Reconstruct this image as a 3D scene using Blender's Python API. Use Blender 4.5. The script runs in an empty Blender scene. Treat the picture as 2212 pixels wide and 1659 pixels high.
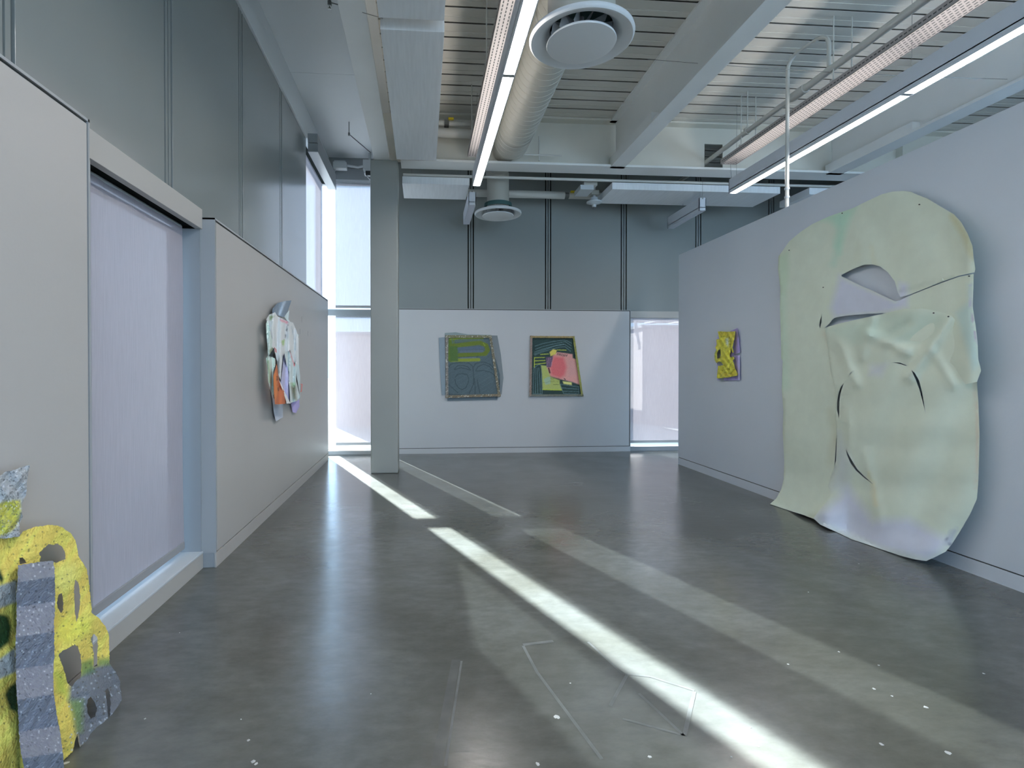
import bpy, bmesh, math, random
import numpy as np
from mathutils import Vector
from mathutils.geometry import delaunay_2d_cdt

random.seed(4)
rng = np.random.RandomState(7)
S = bpy.context.scene
COL = S.collection
PI = math.pi

# ------------------------------------------------------------------ camera
F, PPX, CAM_H = 1140.0, 1000.0, 1.40
PITCH, YAW = math.radians(0.5), math.atan(86 / 1140)
PPY = 797 + F * math.tan(PITCH)
cd = bpy.data.cameras.new('camera'); cam = bpy.data.objects.new('camera', cd); COL.objects.link(cam)
cd.sensor_fit = 'HORIZONTAL'; cd.sensor_width = 36.0
cd.lens = F / 2212 * 36.0
cd.shift_x = (1106 - PPX) / 2212
cd.shift_y = -(829.5 - PPY) / 2212
cam.location = (0, 0, CAM_H)
cam.rotation_euler = (PI / 2 - PITCH, 0, -YAW)
cd.clip_start = 0.05; cd.clip_end = 300
S.camera = cam

# ------------------------------------------------------------------ world, sun, exposure
w = bpy.data.worlds.new('sky'); S.world = w; w.use_nodes = True
bg = w.node_tree.nodes['Background']
bg.inputs['Color'].default_value = (0.47, 0.69, 1.0, 1); bg.inputs['Strength'].default_value = 4.6
sd = bpy.data.lights.new('sun', 'SUN'); sun = bpy.data.objects.new('sun', sd); COL.objects.link(sun)
sd.energy = 38.0; sd.angle = math.radians(0.55); sd.color = (0.95, 0.98, 1.0)
AZ = math.atan(0.400); EL = math.atan(0.532)
sdir = Vector((math.sin(AZ) * math.cos(EL), -math.cos(AZ) * math.cos(EL), -math.sin(EL)))
sun.rotation_euler = sdir.to_track_quat('-Z', 'Y').to_euler(); sun.location = (-6, 18, 12)
S.view_settings.view_transform = 'Standard'; S.view_settings.look = 'None'
S.view_settings.exposure = 0.56; S.view_settings.gamma = 1.0; S.view_settings.use_curve_mapping = False
S.cycles.max_bounces = 7; S.cycles.diffuse_bounces = 4; S.cycles.glossy_bounces = 3
S.cycles.use_adaptive_sampling = True; S.cycles.adaptive_threshold = 0.05
S.cycles.transparent_max_bounces = 12; S.cycles.transmission_bounces = 6
S.cycles.caustics_reflective = False; S.cycles.caustics_refractive = False
S.cycles.sample_clamp_indirect = 6.0
S.cycles.use_denoising = True
LAMP_DOWN, LAMP_UP = 30.0, 8.0

# ------------------------------------------------------------------ measuring: pixel of the photograph + a known plane -> metres
def ray(px, py):
    x = (px - PPX) / F; z = -(py - PPY) / F; y = 1.0
    c, s = math.cos(PITCH), math.sin(PITCH); y, z = y * c + z * s, -y * s + z * c
    c, s = math.cos(YAW), math.sin(YAW); x, y = x * c + y * s, -x * s + y * c
    return x, y, z
def P(px, py, X=None, Y=None, Z=None):
    x, y, z = ray(px, py)
    t = X / x if X is not None else (Y / y if Y is not None else (Z - CAM_H) / z)
    return Vector((x * t, y * t, CAM_H + z * t))
def Pplane(px, py, o, n):
    d = Vector(ray(px, py)); c = Vector((0, 0, CAM_H))
    t = (Vector(o) - c).dot(Vector(n)) / d.dot(Vector(n))
    return c + d * t

# ------------------------------------------------------------------ materials
def s2l(c):
    return tuple((v / 255 / 12.92 if v / 255 <= 0.04045 else ((v / 255 + 0.055) / 1.055) ** 2.4) for v in c)
def mat(name, col, rough=0.6, metal=0.0, var=0.0, vscale=3.0, bump=0.0, bscale=40.0, vcol=False, spec=0.5, stretch=None, coat=0.0):
    m = bpy.data.materials.new(name); m.use_nodes = True
    nt = m.node_tree; b = nt.nodes['Principled BSDF']
    b.inputs['Roughness'].default_value = rough; b.inputs['Metallic'].default_value = metal
    b.inputs['Specular IOR Level'].default_value = spec
    b.inputs['Coat Weight'].default_value = coat
    tc = nt.nodes.new('ShaderNodeTexCoord'); mp = nt.nodes.new('ShaderNodeMapping')
    nt.links.new(tc.outputs['Object'], mp.inputs['Vector'])
    if stretch: mp.inputs['Scale'].default_value = stretch
    src = None
    if vcol:
        a = nt.nodes.new('ShaderNodeAttribute'); a.attribute_name = 'Col'; src = a.outputs['Color']
    else:
        r = nt.nodes.new('ShaderNodeRGB'); r.outputs[0].default_value = (*col, 1); src = r.outputs[0]
    if var > 0:
        n = nt.nodes.new('ShaderNodeTexNoise'); n.inputs['Scale'].default_value = vscale; n.inputs['Detail'].default_value = 5
        nt.links.new(mp.outputs[0], n.inputs['Vector'])
        mr = nt.nodes.new('ShaderNodeMapRange'); mr.inputs[3].default_value = 1 - var; mr.inputs[4].default_value = 1 + var
        mr.inputs[1].default_value = 0.25; mr.inputs[2].default_value = 0.75
        nt.links.new(n.outputs['Fac'], mr.inputs[0])
        vm = nt.nodes.new('ShaderNodeVectorMath'); vm.operation = 'SCALE'
        nt.links.new(src, vm.inputs[0]); nt.links.new(mr.outputs[0], vm.inputs['Scale']); src = vm.outputs[0]
    nt.links.new(src, b.inputs['Base Color'])
    if bump > 0:
        n = nt.nodes.new('ShaderNodeTexNoise'); n.inputs['Scale'].default_value = bscale; n.inputs['Detail'].default_value = 4
        nt.links.new(mp.outputs[0], n.inputs['Vector'])
        bp = nt.nodes.new('ShaderNodeBump'); bp.inputs['Strength'].default_value = bump; bp.inputs['Distance'].default_value = 0.01
        nt.links.new(n.outputs['Fac'], bp.inputs['Height']); nt.links.new(bp.outputs[0], b.inputs['Normal'])
    return m
def emis(name, col, st):
    m = bpy.data.materials.new(name); m.use_nodes = True
    b = m.node_tree.nodes['Principled BSDF']
    b.inputs['Base Color'].default_value = (*col, 1); b.inputs['Emission Color'].default_value = (*col, 1)
    b.inputs['Emission Strength'].default_value = st; b.inputs['Roughness'].default_value = 0.6
    return m

M = {}
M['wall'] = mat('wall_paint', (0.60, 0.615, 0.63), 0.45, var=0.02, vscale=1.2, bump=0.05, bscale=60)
M['wall_l'] = mat('wall_paint_lamp_tint', (0.50, 0.485, 0.46), 0.45, var=0.02, vscale=1.2, bump=0.05, bscale=60)  # same wall paint; dimmer, warmer light on the left put into its colour
M['wall_r'] = mat('wall_paint_sky_tint', (0.68, 0.75, 0.83), 0.5, var=0.02, vscale=1.2, bump=0.05, bscale=60)  # wall paint with the bluish light of this side put into its colour
M['panel'] = mat('panel_paint', (0.275, 0.30, 0.295), 0.17, var=0.03, vscale=0.8, bump=0.02, bscale=8, spec=0.9)
M['panel_b'] = mat('panel_paint_matt', (0.27, 0.30, 0.295), 0.5, var=0.03, vscale=0.8, bump=0.02, bscale=8)
M['dark'] = mat('joint_dark', (0.012, 0.016, 0.015), 0.9, spec=0.1)
M['trim'] = mat('reveal_metal', (0.06, 0.065, 0.062), 0.6)
M['frame'] = mat('window_frame_paint', (0.34, 0.37, 0.39), 0.4)
M['edge'] = mat('edge_trim_paint', (0.40, 0.42, 0.43), 0.5)
M['hem'] = mat('blind_hem', (0.34, 0.35, 0.36), 0.5)
M['header'] = mat('header_paint', (0.50, 0.49, 0.46), 0.5)
M['deck'] = mat('deck_paint', (0.76, 0.74, 0.68), 0.75, var=0.04, vscale=2.0)
M['beam'] = mat('steel_paint', (0.88, 0.90, 0.89), 0.5, var=0.04, vscale=1.5, bump=0.04, bscale=30)
M['column'] = mat('column_paint', (0.36, 0.38, 0.36), 0.45, var=0.03, vscale=1.5, bump=0.04, bscale=30)
M['girder'] = mat('girder_paint', (0.74, 0.73, 0.66), 0.5, var=0.05, vscale=1.5)
M['ceil'] = mat('soffit_paint', (0.88, 0.92, 0.94), 0.6, var=0.02, vscale=1.0)
M['cloud'] = mat('acoustic_panel_fabric', (0.88, 0.92, 0.95), 0.8, var=0.05, vscale=6.0, stretch=(6, 0.4, 1))
M['duct'] = mat('duct_paint', (0.50, 0.50, 0.45), 0.45, var=0.02)
M['diff'] = mat('diffuser_paint', (0.80, 0.83, 0.85), 0.35)
M['diffdark'] = mat('diffuser_vane_dark', (0.05, 0.13, 0.13), 0.5)
M['lampbody'] = mat('lamp_housing_paint', (0.70, 0.75, 0.82), 0.45)
M['lens'] = emis('lamp_lens_lit', (1.0, 0.93, 0.88), LAMP_DOWN)
M['uplens'] = emis('lamp_uplight_lit', (1.0, 0.92, 0.84), LAMP_UP)
M['lensoff'] = mat('lamp_lens_unlit', (0.72, 0.75, 0.85), 0.4)
M['tray'] = mat('tray_paint', (0.42, 0.39, 0.385), 0.5)
M['hole'] = mat('perforation_dark', (0.07, 0.08, 0.08), 0.8)
M['pipe'] = mat('pipe_paint', (0.66, 0.66, 0.62), 0.4)
M['wire'] = mat('wire_steel', (0.22, 0.23, 0.23), 0.4, 0.8)
M['white'] = mat('white_plastic', (0.6, 0.65, 0.68), 0.4)
M['black'] = mat('black_plastic', (0.02, 0.025, 0.03), 0.3)
M['yellow'] = mat('yellow_tag', (0.75, 0.6, 0.02), 0.5)
M['paper'] = mat('painted_paper', (1, 1, 1), 0.75, vcol=True, var=0.03, vscale=9, bump=0.12, bscale=14)
M['pulp'] = mat('painted_pulp', (1, 1, 1), 0.85, vcol=True, var=0.10, vscale=60, bump=0.9, bscale=110)
M['thread'] = mat('painted_weave', (1, 1, 1), 0.8, vcol=True, var=0.12, vscale=70, bump=0.5, bscale=120)
M['ground'] = mat('ground_paving', (0.42, 0.41, 0.40), 0.9, var=0.1, vscale=0.6)
M['brick'] = mat('building_wall', (0.50, 0.43, 0.41), 0.9, var=0.06, vscale=0.7)
M['brick_s'] = mat('render_pale', (0.76, 0.70, 0.70), 0.9, var=0.05, vscale=0.7)
M['brick_d'] = mat('coping_stone', (0.30, 0.29, 0.30), 0.9)
M['brick_b'] = mat('shed_wall', (0.30, 0.36, 0.42), 0.9)
M['roofm'] = mat('canopy_metal', (0.70, 0.72, 0.75), 0.5)

def blind_mat(name, T):
    m = bpy.data.materials.new(name); m.use_nodes = True
    nt = m.node_tree; nt.nodes.clear()
    out = nt.nodes.new('ShaderNodeOutputMaterial')
    tc = nt.nodes.new('ShaderNodeTexCoord'); mp = nt.nodes.new('ShaderNodeMapping'); mp.inputs['Scale'].default_value = (260, 260, 5)
    nt.links.new(tc.outputs['Object'], mp.inputs['Vector'])
    n = nt.nodes.new('ShaderNodeTexNoise'); n.inputs['Scale'].default_value = 1.3; n.inputs['Detail'].default_value = 5
    nt.links.new(mp.outputs[0], n.inputs['Vector'])
    cr = nt.nodes.new('ShaderNodeMapRange'); cr.inputs[1].default_value = 0.3; cr.inputs[2].default_value = 0.7; cr.inputs[3].default_value = 0.93; cr.inputs[4].default_value = 1.07
    nt.links.new(n.outputs['Fac'], cr.inputs[0])
    def scaled(c):
        v = nt.nodes.new('ShaderNodeVectorMath'); v.operation = 'SCALE'; v.inputs[0].default_value = c
        nt.links.new(cr.outputs[0], v.inputs['Scale']); return v.outputs[0]
    d = nt.nodes.new('ShaderNodeBsdfDiffuse'); nt.links.new(scaled((0.42, 0.40, 0.44)), d.inputs[0])
    t = nt.nodes.new('ShaderNodeBsdfTranslucent'); nt.links.new(scaled(T), t.inputs[0])
    ad = nt.nodes.new('ShaderNodeAddShader'); nt.links.new(d.outputs[0], ad.inputs[0]); nt.links.new(t.outputs[0], ad.inputs[1])
    tr = nt.nodes.new('ShaderNodeBsdfTransparent')
    mx = nt.nodes.new('ShaderNodeMixShader'); mx.inputs[0].default_value = 0.105
    nt.links.new(ad.outputs[0], mx.inputs[1]); nt.links.new(tr.outputs[0], mx.inputs[2]); nt.links.new(mx.outputs[0], out.inputs[0])
    return m
M['blind'] = blind_mat('blind_fabric', (0.105, 0.094, 0.100))
M['blind_b'] = blind_mat('blind_fabric_dimmed', (0.025, 0.021, 0.022))  # same blind fabric; dimmer translucent colour offsets the stronger sun at the back
def glass_mat():
    m = bpy.data.materials.new('window_glass'); m.use_nodes = True
    nt = m.node_tree; nt.nodes.clear()
    out = nt.nodes.new('ShaderNodeOutputMaterial')
    tr = nt.nodes.new('ShaderNodeBsdfTransparent'); tr.inputs[0].default_value = (0.93, 0.96, 0.95, 1)
    gl = nt.nodes.new('ShaderNodeBsdfGlossy'); gl.inputs['Roughness'].default_value = 0.02
    lw = nt.nodes.new('ShaderNodeLayerWeight'); lw.inputs[0].default_value = 0.5
    pw = nt.nodes.new('ShaderNodeMath'); pw.operation = 'POWER'; pw.inputs[1].default_value = 5.0; nt.links.new(lw.outputs['Facing'], pw.inputs[0])
    ma = nt.nodes.new('ShaderNodeMath'); ma.operation = 'MULTIPLY_ADD'; ma.inputs[1].default_value = 0.95; ma.inputs[2].default_value = 0.04; nt.links.new(pw.outputs[0], ma.inputs[0])
    mx = nt.nodes.new('ShaderNodeMixShader'); nt.links.new(ma.outputs[0], mx.inputs[0])
    nt.links.new(tr.outputs[0], mx.inputs[1]); nt.links.new(gl.outputs[0], mx.inputs[2]); nt.links.new(mx.outputs[0], out.inputs[0])
    return m
M['glass'] = glass_mat()
def floor_mat():
    m = bpy.data.materials.new('polished_concrete'); m.use_nodes = True
    nt = m.node_tree; b = nt.nodes['Principled BSDF']; L = nt.links.new
    tc = nt.nodes.new('ShaderNodeTexCoord')
    def noise(sc, det=6, rgh=0.6, st=None, dist=0.0):
        n = nt.nodes.new('ShaderNodeTexNoise'); n.inputs['Scale'].default_value = sc; n.inputs['Detail'].default_value = det
        n.inputs['Roughness'].default_value = rgh; n.inputs['Distortion'].default_value = dist
        if st:
            mp = nt.nodes.new('ShaderNodeMapping'); mp.inputs['Scale'].default_value = st; mp.inputs['Rotation'].default_value = (0, 0, 0.5)
            L(tc.outputs['Object'], mp.inputs['Vector']); L(mp.outputs[0], n.inputs['Vector'])
        else: L(tc.outputs['Object'], n.inputs['Vector'])
        return n.outputs['Fac']
    r = nt.nodes.new('ShaderNodeValToRGB'); e = r.color_ramp.elements
    e[0].position = 0.30; e[0].color = (0.080, 0.081, 0.067, 1); e[1].position = 0.72; e[1].color = (0.150, 0.160, 0.158, 1)
    x = r.color_ramp.elements.new(0.5); x.color = (0.115, 0.120, 0.109, 1)
    L(noise(0.9, 8, 0.62, dist=0.6), r.inputs[0])
    r2 = nt.nodes.new('ShaderNodeValToRGB'); e = r2.color_ramp.elements
    e[0].position = 0.35; e[0].color = (0.86, 0.86, 0.86, 1); e[1].position = 0.68; e[1].color = (1.13, 1.13, 1.13, 1)
    L(noise(7, 8, 0.7, (1, 2.2, 1)), r2.inputs[0])
    mu = nt.nodes.new('ShaderNodeMixRGB'); mu.blend_type = 'MULTIPLY'; mu.inputs[0].default_value = 1; L(r.outputs[0], mu.inputs[1]); L(r2.outputs[0], mu.inputs[2])
    # fine scratches and tiny white specks of paint
    r3 = nt.nodes.new('ShaderNodeValToRGB'); e = r3.color_ramp.elements
    e[0].position = 0.70; e[0].color = (0, 0, 0, 1); e[1].position = 0.82; e[1].color = (1, 1, 1, 1)
    L(noise(26, 3, 0.5, (1, 9, 1)), r3.inputs[0])
    mx = nt.nodes.new('ShaderNodeMixRGB'); mx.blend_type = 'MIX'; mx.inputs[2].default_value = (0.26, 0.28, 0.28, 1)
    sc = nt.nodes.new('ShaderNodeMath'); sc.operation = 'MULTIPLY'; sc.inputs[1].default_value = 0.35; L(r3.outputs[0], sc.inputs[0])
    L(mu.outputs[0], b.inputs['Base Color'])
    rr = nt.nodes.new('ShaderNodeMapRange'); rr.inputs[1].default_value = 0.3; rr.inputs[2].default_value = 0.7; rr.inputs[3].default_value = 0.18; rr.inputs[4].default_value = 0.26
    L(noise(2.3, 7, 0.65), rr.inputs[0]); L(rr.outputs[0], b.inputs['Roughness'])
    bp = nt.nodes.new('ShaderNodeBump'); bp.inputs['Strength'].default_value = 0.05; bp.inputs['Distance'].default_value = 0.02
    L(noise(9, 6, 0.6, (1, 2, 1)), bp.inputs['Height']); L(bp.outputs[0], b.inputs['Normal'])
    b.inputs['Specular IOR Level'].default_value = 0.95
    return m
M['floor'] = floor_mat()
M['scuff'] = mat('tape_residue', (0.132, 0.142, 0.142), 0.33, var=0.3, vscale=14)
M['scuffdark'] = mat('cleaner_concrete', (0.108, 0.114, 0.108), 0.25, var=0.25, vscale=9)
M['drop'] = mat('paint_drop', (0.50, 0.52, 0.52), 0.5)

# ------------------------------------------------------------------ mesh helpers
ORG = {}
class MB:
    def __init__(s): s.v = []; s.f = []; s.sm = False; s.col = None
    def box(s, x0, x1, y0, y1, z0, z1):
        n = len(s.v)
        s.v += [(x0, y0, z0), (x1, y0, z0), (x1, y1, z0), (x0, y1, z0), (x0, y0, z1), (x1, y0, z1), (x1, y1, z1), (x0, y1, z1)]
        s.f += [tuple(n + i for i in q) for q in ((3, 2, 1, 0), (4, 5, 6, 7), (0, 1, 5, 4), (1, 2, 6, 5), (2, 3, 7, 6), (3, 0, 4, 7))]
        return s
    def quad(s, *p):
        n = len(s.v); s.v += [tuple(q) for q in p]; s.f.append(tuple(range(n, n + len(p)))); return s
    def tube(s, pts, r, n=10, cap=True):
        pts = [Vector(p) for p in pts]; base = len(s.v); up = None
        for i, p in enumerate(pts):
            t = (pts[min(i + 1, len(pts) - 1)] - pts[max(i - 1, 0)]).normalized()
            if up is None:
                up = Vector((0, 0, 1)) if abs(t.z) < 0.9 else Vector((1, 0, 0))
            a = t.cross(up).normalized(); b = a.cross(t).normalized(); up = b
            rr = r[i] if isinstance(r, (list, tuple)) else r
            for k in range(n):
                g = 2 * PI * k / n
                s.v.append(tuple(p + a * math.cos(g) * rr + b * math.sin(g) * rr))
        for i in range(len(pts) - 1):
            for k in range(n):
                a0 = base + i * n + k; a1 = base + i * n + (k + 1) % n
                s.f.append((a0, a1, a1 + n, a0 + n))
        if cap:
            s.f.append(tuple(base + k for k in range(n))[::-1]); s.f.append(tuple(base + (len(pts) - 1) * n + k for k in range(n)))
        s.sm = True
        return s
    def lathe(s, c, prof, n=48, axis='z'):
        base = len(s.v)
        for (r, h) in prof:
            for k in range(n):
                g = 2 * PI * k / n; a, b = math.cos(g) * r, math.sin(g) * r
                s.v.append((c[0] + a, c[1] + b, c[2] + h) if axis == 'z' else (c[0] + a, c[1] + h, c[2] + b))
        for i in range(len(prof) - 1):
            for k in range(n):
                a0 = base + i * n + k; a1 = base + i * n + (k + 1) % n
                s.f.append((a0, a1, a1 + n, a0 + n))
        s.sm = True
        return s
    def build(s, name, m, parent=None, origin=None, bevel=0.0, mats=None):
        if parent is not None: o3 = ORG[parent]
        elif origin is not None: o3 = Vector(origin)
        else:
            a = np.array(s.v); o3 = Vector(((a[:, 0].min() + a[:, 0].max()) / 2, (a[:, 1].min() + a[:, 1].max()) / 2, a[:, 2].min()))
        me = bpy.data.meshes.new(name)
        me.from_pydata([(x - o3[0], y - o3[1], z - o3[2]) for x, y, z in s.v], [], s.f)
        me.materials.append(m); me.update()
        bm = bmesh.new(); bm.from_mesh(me); bmesh.ops.recalc_face_normals(bm, faces=bm.faces)
        bm.to_mesh(me); bm.free()
        if s.sm:
            me.polygons.foreach_set('use_smooth', [True] * len(me.polygons))
            me.set_sharp_from_angle(angle=math.radians(40))
        if s.col is not None:
            at = me.color_attributes.new('Col', 'FLOAT_COLOR', 'POINT')
            at.data.foreach_set('color', np.concatenate([s.col, np.ones((len(s.col), 1))], 1).astype(np.float32).ravel())
        o = bpy.data.objects.new(name, me); COL.objects.link(o)
        if parent is not None: o.parent = parent
        else: o.location = o3
        ORG[o] = Vector(o3)
        if bevel > 0:
            b = o.modifiers.new('bevel', 'BEVEL'); b.width = bevel; b.segments = 2; b.limit_method = 'ANGLE'
        return o
def Box(*a): return MB().box(*a)
def empty(name, loc, label=None, cat=None, group=None, kind=None):
    o = bpy.data.objects.new(name, None); COL.objects.link(o); o.location = loc; o.empty_display_size = 0.2
    ORG[o] = Vector(loc); tag(o, label, cat, group, kind); return o
def tag(o, label=None, cat=None, group=None, kind=None):
    if label: o['label'] = label
    if cat: o['category'] = cat
    if group: o['group'] = group
    if kind: o['kind'] = kind
    return o

# ------------------------------------------------------------------ painted sheets (outlines measured on the wall plane, real thickness)
def smooth(pts, n=4):
    out = []; L = len(pts)
    for i in range(L):
        p0, p1, p2, p3 = (np.array(pts[(i + k) % L], float) for k in (-1, 0, 1, 2))
        for j in range(n):
            t = j / n
            out.append(tuple(0.5 * ((2 * p1) + (-p0 + p2) * t + (2 * p0 - 5 * p1 + 4 * p2 - p3) * t * t + (-p0 + 3 * p1 - 3 * p2 + p3) * t ** 3)))
    return out
def dens(pts, step, jag=0.0):
    out = []; L = len(pts)
    for i in range(L):
        a = np.array(pts[i], float); b = np.array(pts[(i + 1) % L], float); d = np.linalg.norm(b - a); k = max(1, int(d / step))
        for j in range(k):
            q = a + (b - a) * j / k
            if jag and j: q = q + rng.uniform(-jag, jag, 2)
            out.append(tuple(q))
    return out
def inside(X, Y, poly):
    r = np.zeros(X.shape, bool); n = len(poly); j = n - 1
    for i in range(n):
        xi, yi = poly[i]; xj, yj = poly[j]
        c = ((yi > Y) != (yj > Y))
        if yj != yi: r ^= c & (X < (xj - xi) * (Y - yi) / (yj - yi) + xi)
        j = i
    return r
def dist(X, Y, poly, closed=True):
    d = np.full(X.shape, 1e9); n = len(poly)
    for i in range(n if closed else n - 1):
        ax, ay = poly[i]; bx, by = poly[(i + 1) % n]
        vx, vy = bx - ax, by - ay; L = vx * vx + vy * vy + 1e-9
        t = np.clip(((X - ax) * vx + (Y - ay) * vy) / L, 0, 1)
        d = np.minimum(d, np.hypot(X - ax - t * vx, Y - ay - t * vy))
    return d
K_ALB = 0.46
def alb(c): return np.clip(np.array(s2l(c)) / K_ALB, 0.004, 0.92)
def paint(X, Y, base, layers):
    C = np.tile(alb(base), (len(X), 1)).astype(float)
    for l in layers:
        kind, pts, c = l[0], l[1], l[2]
        soft = l[3] if len(l) > 3 else 0.6
        op = l[4] if len(l) > 4 else 1.0
        if kind == 'poly':
            d = dist(X, Y, pts); sgn = np.where(inside(X, Y, pts), d, -d); a = np.clip(0.5 + sgn / (2 * soft), 0, 1)
        elif kind == 'line':
            wd = l[5]; d = dist(X, Y, pts, False); a = np.clip(0.5 + (wd / 2 - d) / (2 * soft), 0, 1)
        elif kind == 'noise':
            ph = pts; a = np.clip(np.sin(X * ph[0] + Y * ph[1] + 3 * np.sin(Y * ph[2] + X * ph[3])) * 1.2, 0, 1)
        elif kind == 'speck':
            rs = np.random.RandomState(pts[0]); a = (rs.rand(len(X)) < pts[1]).astype(float)
            if len(pts) > 2: a = a * inside(X, Y, pts[2])
        a = (a * op)[:, None]; C = C * (1 - a) + alb(c) * a
    return C
def sheet(name, m, outline, mapf, dfun, thick, step, base, layers, parent=None, holes=(), jag=0.0, sm=True, origin=None):
    out = dens(outline, step, jag); H = [dens(h, step, jag) for h in holes]
    A = np.array(out); x0, y0 = A.min(0); x1, y1 = A.max(0)
    gx, gy = np.meshgrid(np.arange(x0, x1, step), np.arange(y0, y1, step)); gx = gx.ravel() + rng.uniform(-.2, .2, gx.size) * step; gy = gy.ravel() + rng.uniform(-.2, .2, gy.size) * step
    k = inside(gx, gy, out); gx, gy = gx[k], gy[k]
    k = dist(gx, gy, out) > step * 0.45
    for h in H: k &= ~inside(gx, gy, h) & (dist(gx, gy, h) > step * 0.45)
    gx, gy = gx[k], gy[k]
    verts = [Vector(p) for p in out]; edges = [(i, (i + 1) % len(out)) for i in range(len(out))]
    for h in H:
        b = len(verts); verts += [Vector(p) for p in h]; edges += [(b + i, b + (i + 1) % len(h)) for i in range(len(h))]
    verts += [Vector((a, b)) for a, b in zip(gx, gy)]
    ov, oe, of, *_ = delaunay_2d_cdt(verts, edges, [], 0, 1e-5)
    U = np.array([v[0] for v in ov]); V = np.array([v[1] for v in ov])
    cx = np.array([U[list(f)].mean() for f in of]); cy = np.array([V[list(f)].mean() for f in of])
    k = inside(cx, cy, out)
    for h in H: k &= ~inside(cx, cy, h)
    of = [tuple(f) for f, q in zip(of, k) if q]
    D = dfun(U, V); n = len(U)
    mb = MB()
    front = [mapf(u, v, d) for u, v, d in zip(U, V, D)]
    back = [mapf(u, v, d - thick) for u, v, d in zip(U, V, D)]
    mb.v = [tuple(p) for p in front] + [tuple(p) for p in back]
    mb.f = list(of) + [tuple(n + i for i in f[::-1]) for f in of]
    cnt = {}
    for f in of:
        for i in range(len(f)):
            e = (f[i], f[(i + 1) % len(f)]); q = (min(e), max(e)); cnt[q] = None if q in cnt else e
    for q, e in cnt.items():
        if e: mb.f.append((e[1], e[0], n + e[0], n + e[1]))
    C = paint(U, V, base, layers); mb.col = np.concatenate([C, C * 0.9]); mb.sm = sm
    return mb.build(name, m, parent, origin)
def Z(ox, oy, s): return lambda pts: [(ox + x / s, oy + y / s) for x, y in pts]

# ------------------------------------------------------------------ setting dimensions
XL, XU = -1.455, -1.555          # lining face / upper wall face on the left
YB, YU = 8.717, 8.80             # lining face / upper wall face at the back
XR = 3.74; ZR = 3.07             # right-hand wall
ZD = 4.85                        # underside of the roof deck
REAR, RIGHT = -3.6, 9.2

# floor
fl = MB().box(-1.75, RIGHT, REAR, 9.0, -0.12, 0.0).build('floor', M['floor']); tag(fl, kind='structure')

# ---- left wall
wl = empty('wall_left', (XU, 1.0, 0), kind='structure')
def wall_box(parent, name, m, *b, bevel=0.0): return Box(*b).build(name, m, parent, bevel=bevel)
# backing that shows dark in the joints, above the linings
wall_box(wl, 'backing', M['dark'], XU - 0.20, XU - 0.055, REAR, 2.60, 0, ZD)
wall_box(wl, 'backing', M['dark'], XU - 0.20, XU - 0.055, 2.60, 3.83, 2.40, ZD)
wall_box(wl, 'backing', M['dark'], XU - 0.20, XU - 0.055, 3.83, 7.20, 0, ZD)
wall_box(wl, 'backing', M['dark'], XU - 0.20, XU - 0.055, 7.20, 9.0, 4.46, ZD)
wall_box(wl, 'backing', M['dark'], XU - 0.20, XU - 0.055, 7.20, 9.0, 0.0, 0.06)
JW = 0.105
yj = [2.10 - 1.29 * k for k in range(4, 0, -1)] + [2.10, 3.375, 4.665, 5.94, 7.20]
ZP0, ZP1 = 2.38, 4.47
def panel_x(parent, y0, y1): Box(XU - 0.03, XU, y0, y1, ZP0, ZP1).build('wall_panel', M['panel'], parent, bevel=0.002)
for a, b in zip(yj[:-1], yj[1:]):
    panel_x(wl, a + JW / 2, b - (JW / 2 if b < 7.1 else 0.0))
for y in yj[:-1]:
    for s in (-1, 1):
        c = y + s * 0.0195
        Box(XU - 0.03, XU - 0.002, c - 0.0135, c + 0.0135, ZP0, ZP1).build('joint_strip', M['panel'], wl)
# edge beam fascia above the panels
Box(XU - 0.18, XU + 0.02, REAR, 8.98, ZP1 + 0.005, ZD).build('fascia', M['ceil'], wl, bevel=0.003)
def lining_x(y0, y1, ztop, far_open=True):
    # board with a shadow reveal and a thin metal edge, proud of the wall
    Box(XU - 0.02, XL - 0.012, y0 + 0.004, y1 - 0.004, 0.0, ztop - 0.004).build('lining_core', M['frame'], wl)
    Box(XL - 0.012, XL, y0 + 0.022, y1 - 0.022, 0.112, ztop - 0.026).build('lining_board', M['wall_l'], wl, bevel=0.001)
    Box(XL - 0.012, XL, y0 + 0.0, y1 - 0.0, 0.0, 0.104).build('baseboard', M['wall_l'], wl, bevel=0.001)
    t = Box(XU, XL - 0.001, y0, y1, ztop - 0.012, ztop)
    t.box(XU, XL - 0.001, y0, y0 + 0.010, 0.104, ztop); t.box(XU, XL - 0.001, y1 - 0.010, y1, 0.104, ztop)
    t.build('edge_trim', M['edge'], wl)
    g = Box(XL - 0.0125, XL - 0.0105, y0 + 0.010, y1 - 0.010, 0.104, ztop - 0.012)
    g.build('reveal', M['trim'], wl)
lining_x(REAR + 0.1, 2.437, 2.49)
lining_x(3.83, 8.25, 2.46)
# strip wall between the far end of the lining and the corner
# ---- window 1: the tall opening between the two linings
w1 = empty('window_1', (XU, 3.13, 0), kind='structure')
Box(XU - 0.03, XU + 0.015, 2.437, 3.83, 2.378, 2.516).build('header', M['header'], w1, bevel=0.002)
Box(XU - 0.20, XU + 0.01, 2.437, 3.83, 0.0, 0.105).build('sill_base', M['header'], w1)
Box(XU - 0.26, XU + 0.012, 2.437, 3.83, 0.105, 0.118).build('sill', M['white'], w1, bevel=0.002)
Box(XU - 0.20, XU - 0.0, 3.82, 3.85, 0.118, 2.378).build('side_return', M['frame'], w1)
Box(XU - 0.20, XU - 0.0, 2.58, 2.606, 0.118, 2.378).build('side_return', M['frame'], w1)
fr = Box(XU - 0.22, XU - 0.18, 2.606, 3.82, 0.1175, 0.124); fr.box(XU - 0.22, XU - 0.18, 2.606, 3.82, 2.35, 2.378)
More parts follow.
